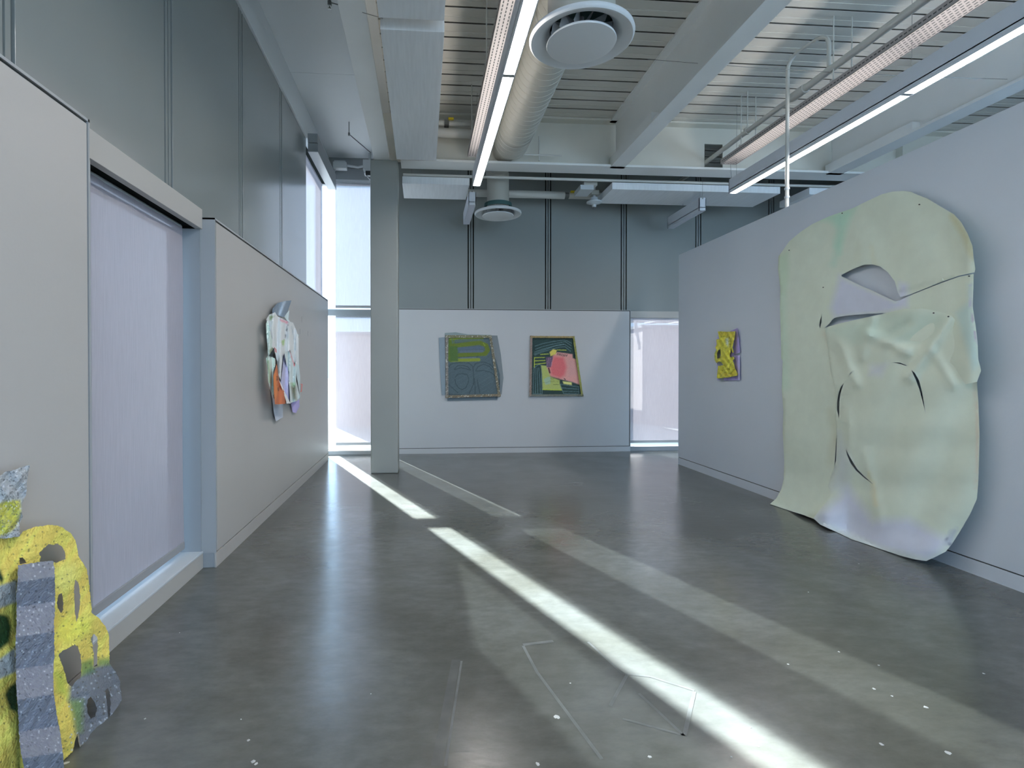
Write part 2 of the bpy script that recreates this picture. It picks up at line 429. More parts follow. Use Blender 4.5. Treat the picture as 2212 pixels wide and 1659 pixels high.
fr.box(XU - 0.22, XU - 0.18, 2.606, 2.64, 0.118, 2.378); fr.box(XU - 0.22, XU - 0.18, 3.812, 3.82, 0.118, 2.378)
fr.build('frame', M['frame'], w1)
Box(XU - 0.203, XU - 0.197, 2.63, 3.812, 0.124, 2.36).build('pane', M['glass'], w1)

def blind_x(x, y0, y1, z0, z1, label, hem=True):
    t = empty('roller_blind', (x, (y0 + y1) / 2, z0), label, 'blind')
    mb = MB(); n = 28; nz = 24
    for j in range(nz + 1):
        zz = z1 + (z0 + 0.03 - z1) * j / nz
        for i in range(n + 1):
            u = i / n
            mb.v.append((x + 0.0035 * math.sin(u * 17) * (1 - u), y0 + (y1 - y0) * u + (0.010 * math.sin(j / nz * 7) * (u ** 4)), zz))
    for j in range(nz):
        for i in range(n):
            a = j * (n + 1) + i; mb.f.append((a, a + 1, a + n + 2, a + n + 1))
    mb.sm = True
    mb.build('fabric', M['blind'], t)
    MB().box(x - 0.008, x + 0.008, y0, y1, z0, z0 + 0.05).build('hem_bar', M['hem'], t, bevel=0.003)
    MB().tube([(x - 0.02, y0, z1 + 0.005), (x - 0.02, y1, z1 + 0.005)], 0.02, 12).build('roller_tube', M['white'], t)
    return t
blind_x(-1.648, 2.60, 3.765, 0.160, 2.37, 'tall pale roller blind in the window between the two white linings on the left')

# ---- windows 2 and 3: glazed corner, left face (upper) and back face
w2 = empty('window_2', (XU, 7.96, 2.46), kind='structure')
f = Box(XU - 0.20, XU - 0.15, 7.20, 7.24, 0.06, 4.46); f.box(XU - 0.20, XU - 0.15, 8.84, 8.90, 0.06, 4.46)
f.box(XU - 0.20, XU - 0.15, 7.20, 8.90, 4.41, 4.46); f.box(XU - 0.20, XU - 0.15, 7.20, 8.90, 2.26, 2.38); f.box(XU - 0.20, XU - 0.15, 7.20, 8.90, 0.06, 0.10)
f.build('frame', M['frame'], w2)
Box(XU - 0.178, XU - 0.172, 7.23, 8.85, 2.38, 4.42).build('pane', M['glass'], w2)
Box(XU - 0.178, XU - 0.172, 7.23, 8.85, 0.10, 2.26).build('pane', M['glass'], w2)
Box(XU - 0.16, XU - 0.02, 7.20, 8.20, 0.0, 2.46).build('infill_panel', M['frame'], w2)
cs = empty('blind_cassette', (XU, 7.96, 4.30), 'grey box-shaped blind housing high in the left corner window', 'blind box')
Box(XU + 0.022, -1.405, 7.205, 8.70, 4.42, 4.545).build('upper_box', M['frame'], cs, bevel=0.003)
Box(XU + 0.022, -1.400, 7.205, 8.70, 4.30, 4.414).build('lower_box', M['frame'], cs, bevel=0.003)
blind_x(-1.600, 7.30, 8.58, 2.50, 4.33, 'narrow roller blind high on the left wall beside the glazed corner')

w3 = empty('window_3', (-1.0, YU, 0), kind='structure')
WX0, WX1 = XU - 0.02, -0.47
f = Box(WX0 - 0.16, WX0 - 0.10, YU + 0.08, YU + 0.13, 0.0, 4.46)
f.box(WX0 - 0.14, WX1, YU + 0.07, YU + 0.12, 4.44, 4.50); f.box(WX0 - 0.14, WX1, YU - 0.02, YU + 0.12, 2.275, 2.378); f.box(WX0 - 0.14, WX1, YU + 0.02, YU + 0.12, 0.02, 0.075)
f.box(-0.62, WX1 + 0.03, YU + 0.02, YU + 0.12, 0.075, 2.3); f.box(-0.50, WX1 + 0.03, YU + 0.02, YU + 0.12, 2.3, 4.44)
f.build('frame', M['frame'], w3)
Box(WX0 - 0.10, WX1, YU - 0.09, YU + 0.12, 0.0, 0.066).build('sill', M['wall'], w3, bevel=0.003)
Box(WX0 - 0.12, WX1, YU + 0.093, YU + 0.099, 0.075, 2.28).build('pane', M['glass'], w3)
Box(WX0 - 0.12, WX1, YU + 0.093, YU + 0.099, 2.37, 4.44).build('pane', M['glass'], w3)
def blind_y(y, x0, x1, z0, z1, label):
    t = empty('roller_blind', ((x0 + x1) / 2, y, z0), label, 'blind')
    mb = MB(); n = 24; nz = 16
    for j in range(nz + 1):
        for i in range(n + 1):
            u = i / n; mb.v.append((x0 + (x1 - x0) * u, y + 0.003 * math.sin(u * 15), z1 + (z0 + 0.03 - z1) * j / nz))
    for j in range(nz):
        for i in range(n):
            a = j * (n + 1) + i; mb.f.append((a, a + 1, a + n + 2, a + n + 1))
    mb.sm = True; mb.build('fabric', M['blind_b'], t)
    MB().box(x0, x1, y - 0.008, y + 0.008, z0, z0 + 0.045).build('hem_bar', M['hem'], t, bevel=0.003)
    MB().tube([(x0, y + 0.02, z1 + 0.005), (x1, y + 0.02, z1 + 0.005)], 0.018, 12).build('roller_tube', M['white'], t)
    return t
blind_y(YU + 0.012, -1.437, -0.50, 2.40, 4.44, 'bright roller blind in the upper half of the glazed corner, left of the column')
blind_y(YU + 0.045, -1.440, -0.64, 0.135, 2.265, 'roller blind in the lower half of the glazed corner, left of the column')

# ---- back wall
wb = empty('wall_back', (3.5, YU, 0), kind='structure')
Box(WX1 + 0.02, RIGHT, YU + 0.055, YU + 0.20, 2.39, ZD).build('backing', M['dark'], wb)
Box(WX1 + 0.02, 3.53, YU + 0.055, YU + 0.20, 0, 2.39).build('backing', M['dark'], wb)
Box(4.74, RIGHT, YU + 0.055, YU + 0.20, 0, 2.39).build('backing', M['dark'], wb)
Box(XU - 0.16, WX1 + 0.02, YU - 0.02, YU + 0.20, 4.50, ZD).build('window_head', M['frame'], wb)
Box(XU + 0.02, -0.47, YU - 0.034, YU - 0.02, 4.66, 4.672).build('siding_joint', M['frame'], wb)
xj = [0.796, 2.107, 3.42, 4.74, 6.06, 7.37, 8.69]
xe = [WX1 + 0.03] + xj + [RIGHT]
for i, (a, b) in enumerate(zip(xe[:-1], xe[1:])):
    Box(a + (JW / 2 if i else 0), b - JW / 2, YU, YU + 0.03, 2.37, ZD).build('wall_panel', M['panel_b'], wb, bevel=0.002)
for x in xj:
    for s in (-1, 1):
        c = x + s * 0.0195
        Box(c - 0.0135, c + 0.0135, YU + 0.002, YU + 0.03, 2.37, ZD).build('joint_strip', M['panel_b'], wb)
LX0, LX1, LZ = -0.395, 3.512, 2.40
Box(LX0, LX1 - 0.004, YB + 0.012, YU + 0.02, 0, LZ - 0.004).build('lining_core', M['frame'], wb)
Box(LX0, LX1 - 0.022, YB, YB + 0.012, 0.095, LZ - 0.022).build('lining_board', M['wall'], wb, bevel=0.001)
Box(LX0, LX1 - 0.004, YB, YB + 0.012, 0, 0.086).build('baseboard', M['wall'], wb, bevel=0.001)
t = Box(LX0, LX1, YB + 0.001, YU, LZ - 0.010, LZ); t.box(LX1 - 0.010, LX1, YB + 0.001, YU, 0, LZ); t.build('edge_trim', M['edge'], wb)
Box(LX0, LX1 - 0.01, YB + 0.0105, YB + 0.0125, 0.086, LZ - 0.01).build('reveal', M['trim'], wb)
# ---- window 4: right end of the back wall
w4 = empty('window_4', (4.1, YU, 0), kind='structure')
Box(3.52, 4.74, YU - 0.05, YU + 0.05, 2.275, 2.385).build('header', M['header'], w4, bevel=0.002)
Box(3.52, 4.74, YU - 0.05, YU + 0.10, 0.0, 0.075).build('sill', M['frame'], w4, bevel=0.002)
f = Box(3.51, 3.535, YU, YU + 0.12, 0.07, 2.28); f.box(4.70, 4.74, YU, YU + 0.12, 0.07, 2.28); f.build('frame', M['frame'], w4)
Box(3.53, 4.72, YU + 0.093, YU + 0.099, 0.07, 2.28).build('pane', M['glass'], w4)
blind_y(YU + 0.02, 3.54, 4.69, 0.125, 2.27, 'roller blind in the window beside the blank right wall')

# ---- right wall (free-standing, lower than the roof)
wr = empty('wall_right', (XR, 3.2, 0), kind='structure')
Box(XR + 0.012, XR + 0.14, -2.0, 7.49, 0, ZR).build('wall_core', M['wall_r'], wr)
Box(XR, XR + 0.012, -2.0, 7.49, 0.108, ZR).build('lining_board', M['wall_r'], wr)
Box(XR, XR + 0.012, -2.0, 7.49, 0, 0.098).build('baseboard', M['wall_r'], wr)
Box(XR + 0.0105, XR + 0.0125, -2.0, 7.488, 0.098, 0.108).build('reveal', M['trim'], wr)
# ---- unseen outer right wall and rear wall, with windows added for daylight
wo = empty('wall_outer', (RIGHT, 3, 0), kind='structure')
Box(RIGHT, RIGHT + 0.2, REAR, 9.0, 0, 0.3).build('wall_base', M['wall'], wo)
Box(RIGHT, RIGHT + 0.2, REAR, 9.0, 2.6, ZD).build('wall_head', M['panel_b'], wo)
for y, y2 in ((REAR, -2.9), (0.0, 0.3), (3.2, 9.0)): Box(RIGHT, RIGHT + 0.2, y, y2, 0.3, 2.6).build('pier', M['wall'], wo)
w6 = empty('window_outer_added', (RIGHT, 3, 0.3), kind='structure')  # unseen windows added to throw daylight up onto the ceiling
for y, y2 in ((-2.9, 0.0), (0.3, 3.2)): Box(RIGHT + 0.11, RIGHT + 0.12, y, y2, 0.3, 2.6).build('pane', M['glass'], w6)
wre = empty('wall_rear', (3.5, REAR, 0), kind='structure')
Box(-1.75, RIGHT, REAR - 0.2, REAR, 0, 0.1).build('wall_base', M['wall'], wre)
Box(-1.75, RIGHT, REAR - 0.2, REAR, 4.5, ZD).build('wall_head', M['panel'], wre)
for x, x2 in ((-1.75, 0.1), (0.9, 1.2), (3.6, 3.9), (6.3, 6.6), (8.9, 9.2)): Box(x, x2, REAR - 0.2, REAR, 0.1, 4.5).build('pier', M['wall'], wre)  # unseen left pier widened to darken the near-left lining
w5 = empty('window_rear_added', (3.5, REAR, 0.3), kind='structure')  # unseen glazing added behind the camera as frontal daylight fill
for a, b in ((0.1, 0.9), (1.2, 3.6), (3.9, 6.3), (6.6, 8.9)): Box(a, b, REAR - 0.12, REAR - 0.11, 0.1, 4.5).build('pane', M['glass'], w5)

# ---- ceiling: roof deck of long pans with dark slots, and the smooth soffit on the left
ce = empty('ceiling', (3.5, 1.5, ZD), kind='structure')
Box(-0.50, RIGHT, REAR, 9.0, ZD + 0.035, ZD + 0.12).build('deck_top', M['hole'], ce)
pitch = 0.2315; y = 8.99 - 0.02
while y > REAR + 0.3:
    p = MB(); a, b = y - pitch + 0.026, y
    # shallow pan: flat face with two stiffening ribs and turned-up edges
    p.box(-0.50, RIGHT, a, b, ZD + 0.004, ZD + 0.012)
    p.box(-0.50, RIGHT, a + 0.004, a + 0.075, ZD, ZD + 0.005); p.box(-0.50, RIGHT, b - 0.075, b - 0.004, ZD, ZD + 0.005)
    p.box(-0.50, RIGHT, a, a + 0.004, ZD, ZD + 0.036); p.box(-0.50, RIGHT, b - 0.004, b, ZD, ZD + 0.036)
    p.build('deck_pan', M['deck'], ce)
    y -= pitch
for a, b in ((REAR, -0.9), (-0.896, 2.2), (2.204, 6.30), (6.304, 9.0)):
    Box(XU - 0.2, -0.50, a, b, ZD, ZD + 0.1).build('soffit_board', M['ceil'], ce)

# ------------------------------------------------------------------ steel frame
def ibeam_y(x, wdt, y0, y1, z0, z1, label, m, haunch=True):
    t = empty('steel_beam', (x, (y0 + y1) / 2, z0), label, 'beam')
    h = wdt / 2
    Box(x - h, x + h, y0, y1, z0, z0 + 0.03).build('bottom_flange', m, t, bevel=0.002)
    Box(x - h, x + h, y0, y1, z1 - 0.03, z1 - 0.001).build('top_flange', m, t, bevel=0.002)
    Box(x - 0.012, x + 0.012, y0, y1, z0 + 0.03, z1 - 0.03).build('web', m, t)
    if haunch:
        Box(x - h + 0.004, x + h - 0.004, y1 - 1.35, y1, z0 + 0.03, z0 + 0.13).build('haunch', m, t, bevel=0.002)
        q = MB(); q.box(x - 0.045, x + 0.045, y1 - 1.45, y1 - 1.35, z0 + 0.03, z0 + 0.06); q.build('stiffener', m, t)
    return t
ZB = 4.19
ibeam_y(2.685, 0.205, REAR, 7.19, ZB, ZD, 'wide white steel roof beam between the round duct and the right lamp row', M['beam'])
ibeam_y(5.87, 0.23, REAR, 7.19, ZB, ZD, 'white steel roof beam beyond the top of the right-hand wall', M['beam'])
ibeam_y(-0.545, 0.208, REAR, 7.30, ZB, ZD, 'narrow steel beam running over the square column on the left', M['beam'], False)
g = empty('steel_girder', (4.3, 7.27, ZB), 'long steel girder crossing the room from the square column', 'beam')
Box(-0.30, RIGHT, 7.12, 7.415, ZB, ZB + 0.03).build('bottom_flange', M['beam'], g, bevel=0.002)
Box(-0.43, RIGHT, 7.12, 7.415, ZD - 0.03, ZD - 0.001).build('top_flange', M['girder'], g, bevel=0.002)
wbm = MB()
HX0, HX1, HZ0, HZ1 = 3.99, 4.26, 4.225, 4.60   # opening in the web for the pipe
for x0, x1, z0, z1 in ((-0.43, HX0, ZB + 0.03, ZD - 0.03), (HX1, RIGHT, ZB + 0.03, ZD - 0.03), (HX0, HX1, ZB + 0.03, HZ0), (HX0, HX1, HZ1, ZD - 0.03)):
    wbm.box(x0, x1, 7.25, 7.275, z0, z1)
wbm.build('web', M['girder'], g)
for x in (6.9,): Box(x, x + 0.015, 7.14, 7.25, ZB + 0.03, ZD - 0.03).build('stiffener', M['girder'], g)
c = empty('square_column', (-0.518, 7.30, 0), 'square grey-white steel column standing on the floor near the glazed corner', 'column')
Box(-0.700, -0.336, 7.12, 7.48, 0, ZB).build('shaft', M['column'], c, bevel=0.012)
Box(-0.66, -0.38, 7.14, 7.46, ZB, ZD).build('head', M['girder'], c)

# ------------------------------------------------------------------ linear pendant lamps
def pendant(x, y_end, nseg, z, seglen, lit, label, wd=0.102, h=0.185, wires=None):
    L = nseg * seglen
    t = empty('linear_pendant_lamp', (x, y_end - L / 2, z), label, 'lamp')
    hb = MB(); y0 = y_end - L
    hw = wd / 2
    hb.box(x - hw, x - hw + 0.008, y0, y_end, z, z + h); hb.box(x + hw - 0.008, x + hw, y0, y_end, z, z + h)
    hb.box(x - hw, x + hw, y0, y_end, z + 0.04, z + 0.05); hb.box(x - hw, x + hw, y_end - 0.012, y_end, z, z + h); hb.box(x - hw, x + hw, y0, y0 + 0.012, z, z + h)
    hb.build('housing', M['lampbody'], t)
    for k in range(nseg):
        a = y_end - (k + 1) * seglen + 0.022; b = y_end - k * seglen - 0.022
        Box(x - hw + 0.009, x + hw - 0.009, a, b, z + 0.004, z + 0.012).build('lens', M['lens'] if lit else M['lensoff'], t)
        if lit: Box(x - 0.028, x + 0.028, a + 0.05, b - 0.05, z + h - 0.030, z + h - 0.024).build('uplight_lens', M['uplens'], t)
        if k: Box(x - hw + 0.004, x + hw - 0.004, y_end - k * seglen - 0.02, y_end - k * seglen + 0.02, z + 0.002, z + 0.02).build('joint_plate', M['frame'], t)
    for yy, zt in (wires or [(y_end - 0.09 - k * (L - 0.18) / nseg, ZD) for k in range(nseg + 1)]):
        MB().tube([(x, yy, z + 0.05), (x, yy, zt)], 0.0016, 6).build('suspension_wire', M['wire'], t)
        MB().tube([(x, yy, z + h - 0.02), (x, yy, z + h + 0.015)], 0.008, 8).build('wire_gripper', M['wire'], t)
    return t
pendant(0.677, 6.69, 4, 3.72, 2.525, True, 'lit linear pendant lamp hanging just left of the round duct')
pendant(4.085, 6.72, 4, 3.72, 2.525, True, 'lit linear pendant lamp hanging above the right-hand wall')
pendant(0.695, 8.47, 1, 3.72, 1.01, False, 'short unlit linear lamp behind the girder, left of the far round diffuser', wires=[(7.475, ZD), (8.38, ZD)])
pendant(4.082, 8.47, 1, 3.72, 1.01, False, 'short unlit linear lamp behind the girder, near the right-hand wall', wires=[(7.464, ZD), (8.05, 4.0)])

# ------------------------------------------------------------------ perforated cable trays
def tray(x0, x1, y_end, label):
    z = 4.15; y0 = 2.6
    t = empty('perforated_tray', ((x0 + x1) / 2, 2.0, z), label, 'tray')
    b = Box(x0, x1, y0, y_end, z, z + 0.003); b.box(x0, x0 + 0.003, y0, y_end, z, z + 0.065); b.box(x1 - 0.003, x1, y0, y_end, z, z + 0.065)
    b.build('channel', M['tray'], t)
    s = MB(); n = 6; wd = x1 - x0
    y = y_end - 0.04; j = 0
    while y > 2.65:
        for k in range(n):
            xx = x0 + wd * (k + 0.7) / (n + 0.4); yy = y - (0.018 if k % 2 else 0)
            s.box(xx - 0.0045, xx + 0.0045, yy - 0.0135, yy + 0.0135, z - 0.0006, z + 0.0005)
        for sx in (x0 - 0.0004, x1 + 0.0001):
            s.box(sx, sx + 0.0004, y - 0.0135, y + 0.0135, z + 0.028, z + 0.038)
        y -= 0.042
    o = s.build('slots', M['hole'], t); o['kind'] = 'stuff'
    for yy in (6.4, 4.9, 3.4):
        for xx in (x0 + 0.012, x1 - 0.012):
            if yy < y_end: MB().tube([(xx, yy, z), (xx, yy, ZD)], 0.006, 8).build('hanger_rod', M['pipe'], t)
        Box(x0 - 0.01, x1 + 0.01, yy - 0.02, yy + 0.02, z + 0.066, z + 0.08).build('hanger_bar', M['pipe'], t)
    for xx in ((x0 + x1) / 2,):
        MB().tube([(xx, y_end - 0.05, z), (xx + 0.03, y_end - 0.04, z - 0.25)], 0.0025, 6).build('lead', M['wire'], t)
    return t
tray(0.578, 0.80, 6.84, 'perforated white cable tray directly above the left lamp row')
tray(3.99, 4.205, 6.84, 'perforated white cable tray above the lamp row at the right wall')

# ------------------------------------------------------------------ spiral duct and round diffusers
DX, DZ, DR = 1.17, 4.405, 0.226
t = empty('spiral_duct', (DX, 2.0, DZ - DR), 'large round spiral air duct hanging beside the left lamp row', 'duct')
prof = [(0.02, 6.99), (DR - 0.015, 6.99), (DR, 6.975)]
yy = 6.93
while yy > REAR + 0.1:
    prof += [(DR, yy + 0.006), (DR + 0.0035, yy + 0.002), (DR + 0.0035, yy - 0.002), (DR, yy - 0.006)]; yy -= 0.105
prof += [(DR, REAR + 0.05), (0.02, REAR + 0.05)]
MB().lathe((DX, 0, DZ), prof, 40, 'y').build('duct_body', M['duct'], t)
MB().lathe((DX - 0.05, 0, DZ), [(0.165, 6.98), (0.165, 7.24)], 32, 'y').build('duct_neck', M['duct'], t)
MB().lathe((DX - 0.05, 0, DZ + 0.0), [(0.165, 7.28), (0.165, 8.05), (0.01, 8.06)], 32, 'y').build('duct_branch', M['duct'], t)
for yy in (6.6, 4.4, 2.2):
    MB().lathe((DX, yy, DZ), [(DR + 0.005, -0.015), (DR + 0.005, 0.015)], 40, 'y').build('hanger_band', M['pipe'], t)
    for s in (-1, 1): MB().tube([(DX + s * (DR + 0.006), yy, DZ), (DX + s * (DR + 0.006), yy, ZD)], 0.005, 8).build('hanger_rod', M['pipe'], t)
def diffuser(x, y, z, R, neck, ztop, label):
    t = empty('round_diffuser', (x, y, z), label, 'air diffuser')
    MB().lathe((x, y, z), [(neck, 0.07), (neck, ztop - z)], 40).build('collar', M['duct'], t)
    MB().lathe((x, y, z), [(R * 0.60, 0.075), (R * 0.64, 0.06), (R * 0.70, 0.035), (R * 0.78, 0.018), (R * 0.86, 0.012), (R * 0.90, 0.0), (R * 0.96, -0.004), (R * 0.99, 0.004), (R, 0.018),
               (R * 0.99, 0.030), (R * 0.90, 0.034), (R * 0.7, 0.06), (R * 0.6, 0.085)], 72).build('bell_ring', M['diff'], t)
    MB().lathe((x, y, z), [(0.001, -0.030), (R * 0.60, -0.030), (R * 0.655, -0.027), (R * 0.665, -0.020), (R * 0.655, -0.012), (0.001, -0.006)], 72).build('centre_disc', M['diff'], t)
    MB().lathe((x, y, z), [(R * 0.60, 0.10), (R * 0.58, 0.16), (0.001, 0.16)], 40).build('throat', M['diffdark'], t)
    for k in range(12):
        g = 2 * PI * k / 12; v = MB(); c0, s0 = math.cos(g), math.sin(g); c1, s1 = math.cos(g + 0.18), math.sin(g + 0.18)
        a, b = R * 0.15, R * 0.59
        v.quad((x + a * c0, y + a * s0, z + 0.02), (x + b * c0, y + b * s0, z + 0.02), (x + b * c1, y + b * s1, z + 0.10), (x + a * c1, y + a * s1, z + 0.10))
        v.build('vane', M['diff'], t)
    MB().tube([(x, y, z - 0.01), (x, y, z + 0.16)], 0.02, 10).build('stem', M['diff'], t)
    return t
diffuser(1.105, 3.645, 3.70, 0.362, 0.232, DZ - 0.1, 'large round ceiling diffuser nearest the viewer, below the spiral duct')
diffuser(1.115, 7.83, 3.70, 0.350, 0.163, DZ - 0.1, 'far round air diffuser hanging in front of the grey back wall')

# ------------------------------------------------------------------ acoustic clouds
def cloud(x0, x1, y0, y1, z, label, h=0.10, grp=None):
    t = empty('acoustic_panel', ((x0 + x1) / 2, (y0 + y1) / 2, z), label, 'ceiling panel', grp)
    Box(x0, x1, y0, y1, z, z + h).build('panel', M['cloud'], t, bevel=0.003)
    for xx in (x0 + 0.1 * (x1 - x0) + 0.03, x1 - 0.1 * (x1 - x0) - 0.03):
        for yy in (y0 + 0.12, y1 - 0.12):
            MB().tube([(xx, yy, z + h), (xx, yy, ZD)], 0.0018, 6).build('suspension_wire', M['wire'], t)
            MB().tube([(xx, yy, z + h - 0.005), (xx, yy, z + h + 0.02)], 0.008, 8).build('wire_fixing', M['wire'], t)
    return t
cloud(-0.338, 0.172, 4.255, 6.87, 4.10, 'white hanging acoustic panel between the column beam and the left tray')
cloud(-0.338, 0.165, 1.50, 4.117, 4.10, 'white hanging acoustic panel cut by the top edge of the picture', grp=None)
cloud(-0.29, 0.655, 7.46, 8.11, 4.00, 'white hanging acoustic panel just right of the column, behind the girder')
cloud(2.73, 5.28, 7.47, 8.13, 4.00, 'long white hanging acoustic panel behind the girder above the back wall')
cloud(5.735, 8.0, 7.47, 8.13, 4.00, 'white hanging acoustic panel mostly hidden by the right-hand wall')

# ------------------------------------------------------------------ pipes, wires, small fittings
def arc(c, r, a0, a1, n, plane):
    out = []
    for i in range(n + 1):
        g = a0 + (a1 - a0) * i / n; u, v = math.cos(g) * r, math.sin(g) * r
        out.append((c[0] + plane[0] * u, c[1] + plane[1] * u, c[2] + v))
    return out
t = empty('long_pipe', (4.02, 2.0, 4.35), 'long white pipe running through the girder opening beside the right tray', 'pipe')
MB().tube([(4.025, 8.5, 4.34), (4.02, 5.4, 4.36)], 0.030, 14).build('pipe_run', M['pipe'], t)
MB().tube([(4.02, 5.4, 4.36), (4.02, -3.5, 4.40)], 0.036, 14).build('pipe_run', M['pipe'], t)
MB().tube([(4.02, 5.30, 4.36), (4.02, 5.50, 4.36)], 0.048, 14).build('coupling', M['pipe'], t)
for yy in (6.3, 3.9, 1.5):
    MB().tube([(4.02, yy, 4.36), (4.02, yy, ZD)], 0.007, 8).build('hanger_rod', M['pipe'], t)
    MB().tube([(4.02, yy - 0.015, 4.36), (4.02, yy + 0.015, 4.36)], 0.045, 14).build('pipe_clamp', M['pipe'], t)
t = empty('bent_conduit', (3.93, 5.45, 3.0), 'hook-shaped white conduit rising behind the top of the right-hand wall', 'pipe')
pa, pb = Vector((3.93, 5.45, 0)), Vector((4.02, 4.98, 0)); mid = (pa + pb) / 2; dr = (pa - pb).normalized(); R_ = (pa - pb).length / 2
rc = 0.13
pts = [(pa.x, pa.y, 2.6), (pa.x, pa.y, 4.62)]
ca = pa - dr * rc; cb = pb + dr * rc
pts += [(ca.x + dr.x * rc * math.cos(g), ca.y + dr.y * rc * math.cos(g), 4.62 + rc * math.sin(g)) for g in [PI / 2 * k / 8 for k in range(1, 9)]]
pts += [(cb.x - dr.x * rc * math.sin(g), cb.y - dr.y * rc * math.sin(g), 4.62 + rc * math.cos(g)) for g in [PI / 2 * k / 8 for k in range(0, 9)]]
pts += [(pb.x, pb.y, 4.37)]
MB().tube(pts, 0.019, 14).build('conduit', M['pipe'], t)
for z in (3.25, 3.34): MB().tube([(pa.x, pa.y, z), (pa.x, pa.y, z + 0.02)], 0.026, 14).build('coupling', M['white'], t)
MB().tube([(-0.28, 7.50, 4.135), (RIGHT, 7.50, 4.135)], 0.020, 12).build('straight_conduit', M['pipe'])
tag(bpy.data.objects['straight_conduit'], 'thin white conduit running along the underside of the girder', 'pipe')
t = empty('sprinkler_main', (1.6, 8.25, 4.1), 'white horizontal pipe in front of the grey back wall behind the far diffuser', 'pipe')
MB().tube([(0.55, 8.3, 4.17), (0.62, 8.3, 4.17), (2.25, 8.3, 4.17)], 0.058, 18).build('pipe_run', M['pipe'], t)
MB().tube([(2.25, 8.3, 4.17), (2.32, 8.3, 4.17)], 0.045, 14).build('valve', M['wire'], t)
MB().tube([(2.32, 8.3, 4.17), (5.4, 8.3, 4.17)], 0.052, 14).build('pipe_run', M['pipe'], t)
Box(2.33, 2.42, 8.20, 8.24, 4.19, 4.215).build('yellow_tag', M['yellow'], t)
t = empty('short_pipe', (0.6, 6.9, 4.5), 'stub of fat white pipe between the acoustic panel and the left tray', 'pipe')
MB().tube([(0.05, 7.02, 4.53), (0.95, 7.02, 4.53)], 0.062, 18).build('pipe_run', M['pipe'], t)
MB().tube([(0.05, 6.98, 4.64), (0.62, 6.98, 4.64)], 0.035, 14).build('pipe_run', M['pipe'], t)
Box(0.33, 0.40, 6.90, 6.93, 4.655, 4.68).build('yellow_tag', M['yellow'], t)
Box(0.28, 0.34, 6.92, 7.04, 4.60, 4.66).build('valve', M['wire'], t)
# bracket in front of the girder beside the duct end
t = empty('pipe_bracket', (1.6, 7.1, 4.25), 'small tee-shaped pipe bracket on the girder right of the duct end', 'bracket')
MB().tube([(1.30, 7.08, 4.30), (1.88, 7.08, 4.30)], 0.011, 8).build('rod', M['pipe'], t)
MB().tube([(1.57, 7.08, 4.22), (1.57, 7.08, 4.55)], 0.011, 8).build('rod', M['pipe'], t)
# spot camera hanging below the sprinkler pipe
t = empty('ceiling_spot_head', (2.62, 7.95, 3.93), 'small white bell-shaped fitting hanging under the girder beside a pale box', 'fitting')
MB().lathe((2.62, 7.95, 3.93), [(0.001, -0.05), (0.03, -0.045), (0.035, -0.01), (0.05, 0.0), (0.115, 0.02), (0.115, 0.035), (0.06, 0.06), (0.05, 0.10)], 28).build('bell', M['white'], t)
MB().tube([(2.62, 7.95, 3.99), (2.62, 7.95, 4.18)], 0.022, 10).build('stem', M['white'], t)
Box(2.56, 2.68, 7.89, 8.01, 4.06, 4.13).build('block', M['duct'], t, bevel=0.004)
MB().tube([(2.62, 7.95, 3.86), (2.62, 7.95, 3.885)], 0.02, 10).build('tip', M['wire'], t)
t = empty('pale_fixture_box', (2.42, 7.75, 4.02), 'small pale box fixture beside the bell-shaped fitting under the girder', 'box')
Box(2.30, 2.50, 7.60, 7.92, 4.03, 4.10).build('body', M['white'], t, bevel=0.004)
Box(2.36, 2.56, 7.62, 7.90, 4.104, 4.15).build('mount', M['pipe'], t)
# cameras and junction box over the corner window
t = empty('junction_box', (-1.36, 8.62, 4.58), 'white junction box with a dangling cable above the corner window', 'box')
Box(-1.42, -1.21, 8.50, 8.62, 4.58, 4.68).build('lid', M['white'], t, bevel=0.004)
Box(-1.42, -1.24, 8.60, 8.74, 4.64, 4.74).build('body', M['white'], t, bevel=0.004)
MB().tube([(-1.38, 8.56, 4.60), (-1.42, 8.58, 4.52), (-1.50, 8.62, 4.45), (-1.53, 8.64, 4.44)], 0.008, 8).build('cable', M['white'], t)
t = empty('security_camera', (-0.84, 8.55, 4.45), 'small security camera with a dark lens above the corner window, half hidden by the column', 'camera')
Box(-0.95, -0.74, 8.48, 8.64, 4.57, 4.72).build('body', M['white'], t, bevel=0.006)
MB().tube([(-0.85, 8.56, 4.7), (-0.85, 8.56, ZD)], 0.02, 10).build('mount', M['white'], t)
Box(-0.93, -0.76, 8.46, 8.60, 4.49, 4.57).build('hood', M['white'], t, bevel=0.01)
Box(-0.905, -0.80, 8.445, 8.475, 4.46, 4.53).build('lens', M['black'], t, bevel=0.006)
MB().tube([(-0.89, 8.47, 4.46), (-0.84, 8.46, 4.40), (-0.74, 8.46, 4.36)], 0.010, 8).build('cable', M['white'], t)
o = MB().tube([(-1.22, 8.68, 4.69), (-1.05, 8.68, 4.665), (-0.95, 8.68, 4.69)], 0.02, 8).build('cable_loop', M['white']); tag(o, 'white cable looped between the junction box and the security camera', 'cable')
t = empty('bracket_arm', (-0.95, 7.6, 4.6), 'thin bent steel rod hanging from the soffit left of the column', 'rod')
MB().tube([(-1.03, 7.5, ZD), (-1.03, 7.5, 4.68)], 0.006, 6).build('rod', M['wire'], t)
MB().tube([(-1.03, 7.5, 4.68), (-0.71, 7.3, 4.35)], 0.006, 6).build('rod', M['wire'], t)
MB().tube([(-1.03, 7.5, 4.66), (-1.03, 7.5, 4.70)], 0.014, 8).build('joint', M['wire'], t)
q = P(712, 15, Z=4.62)
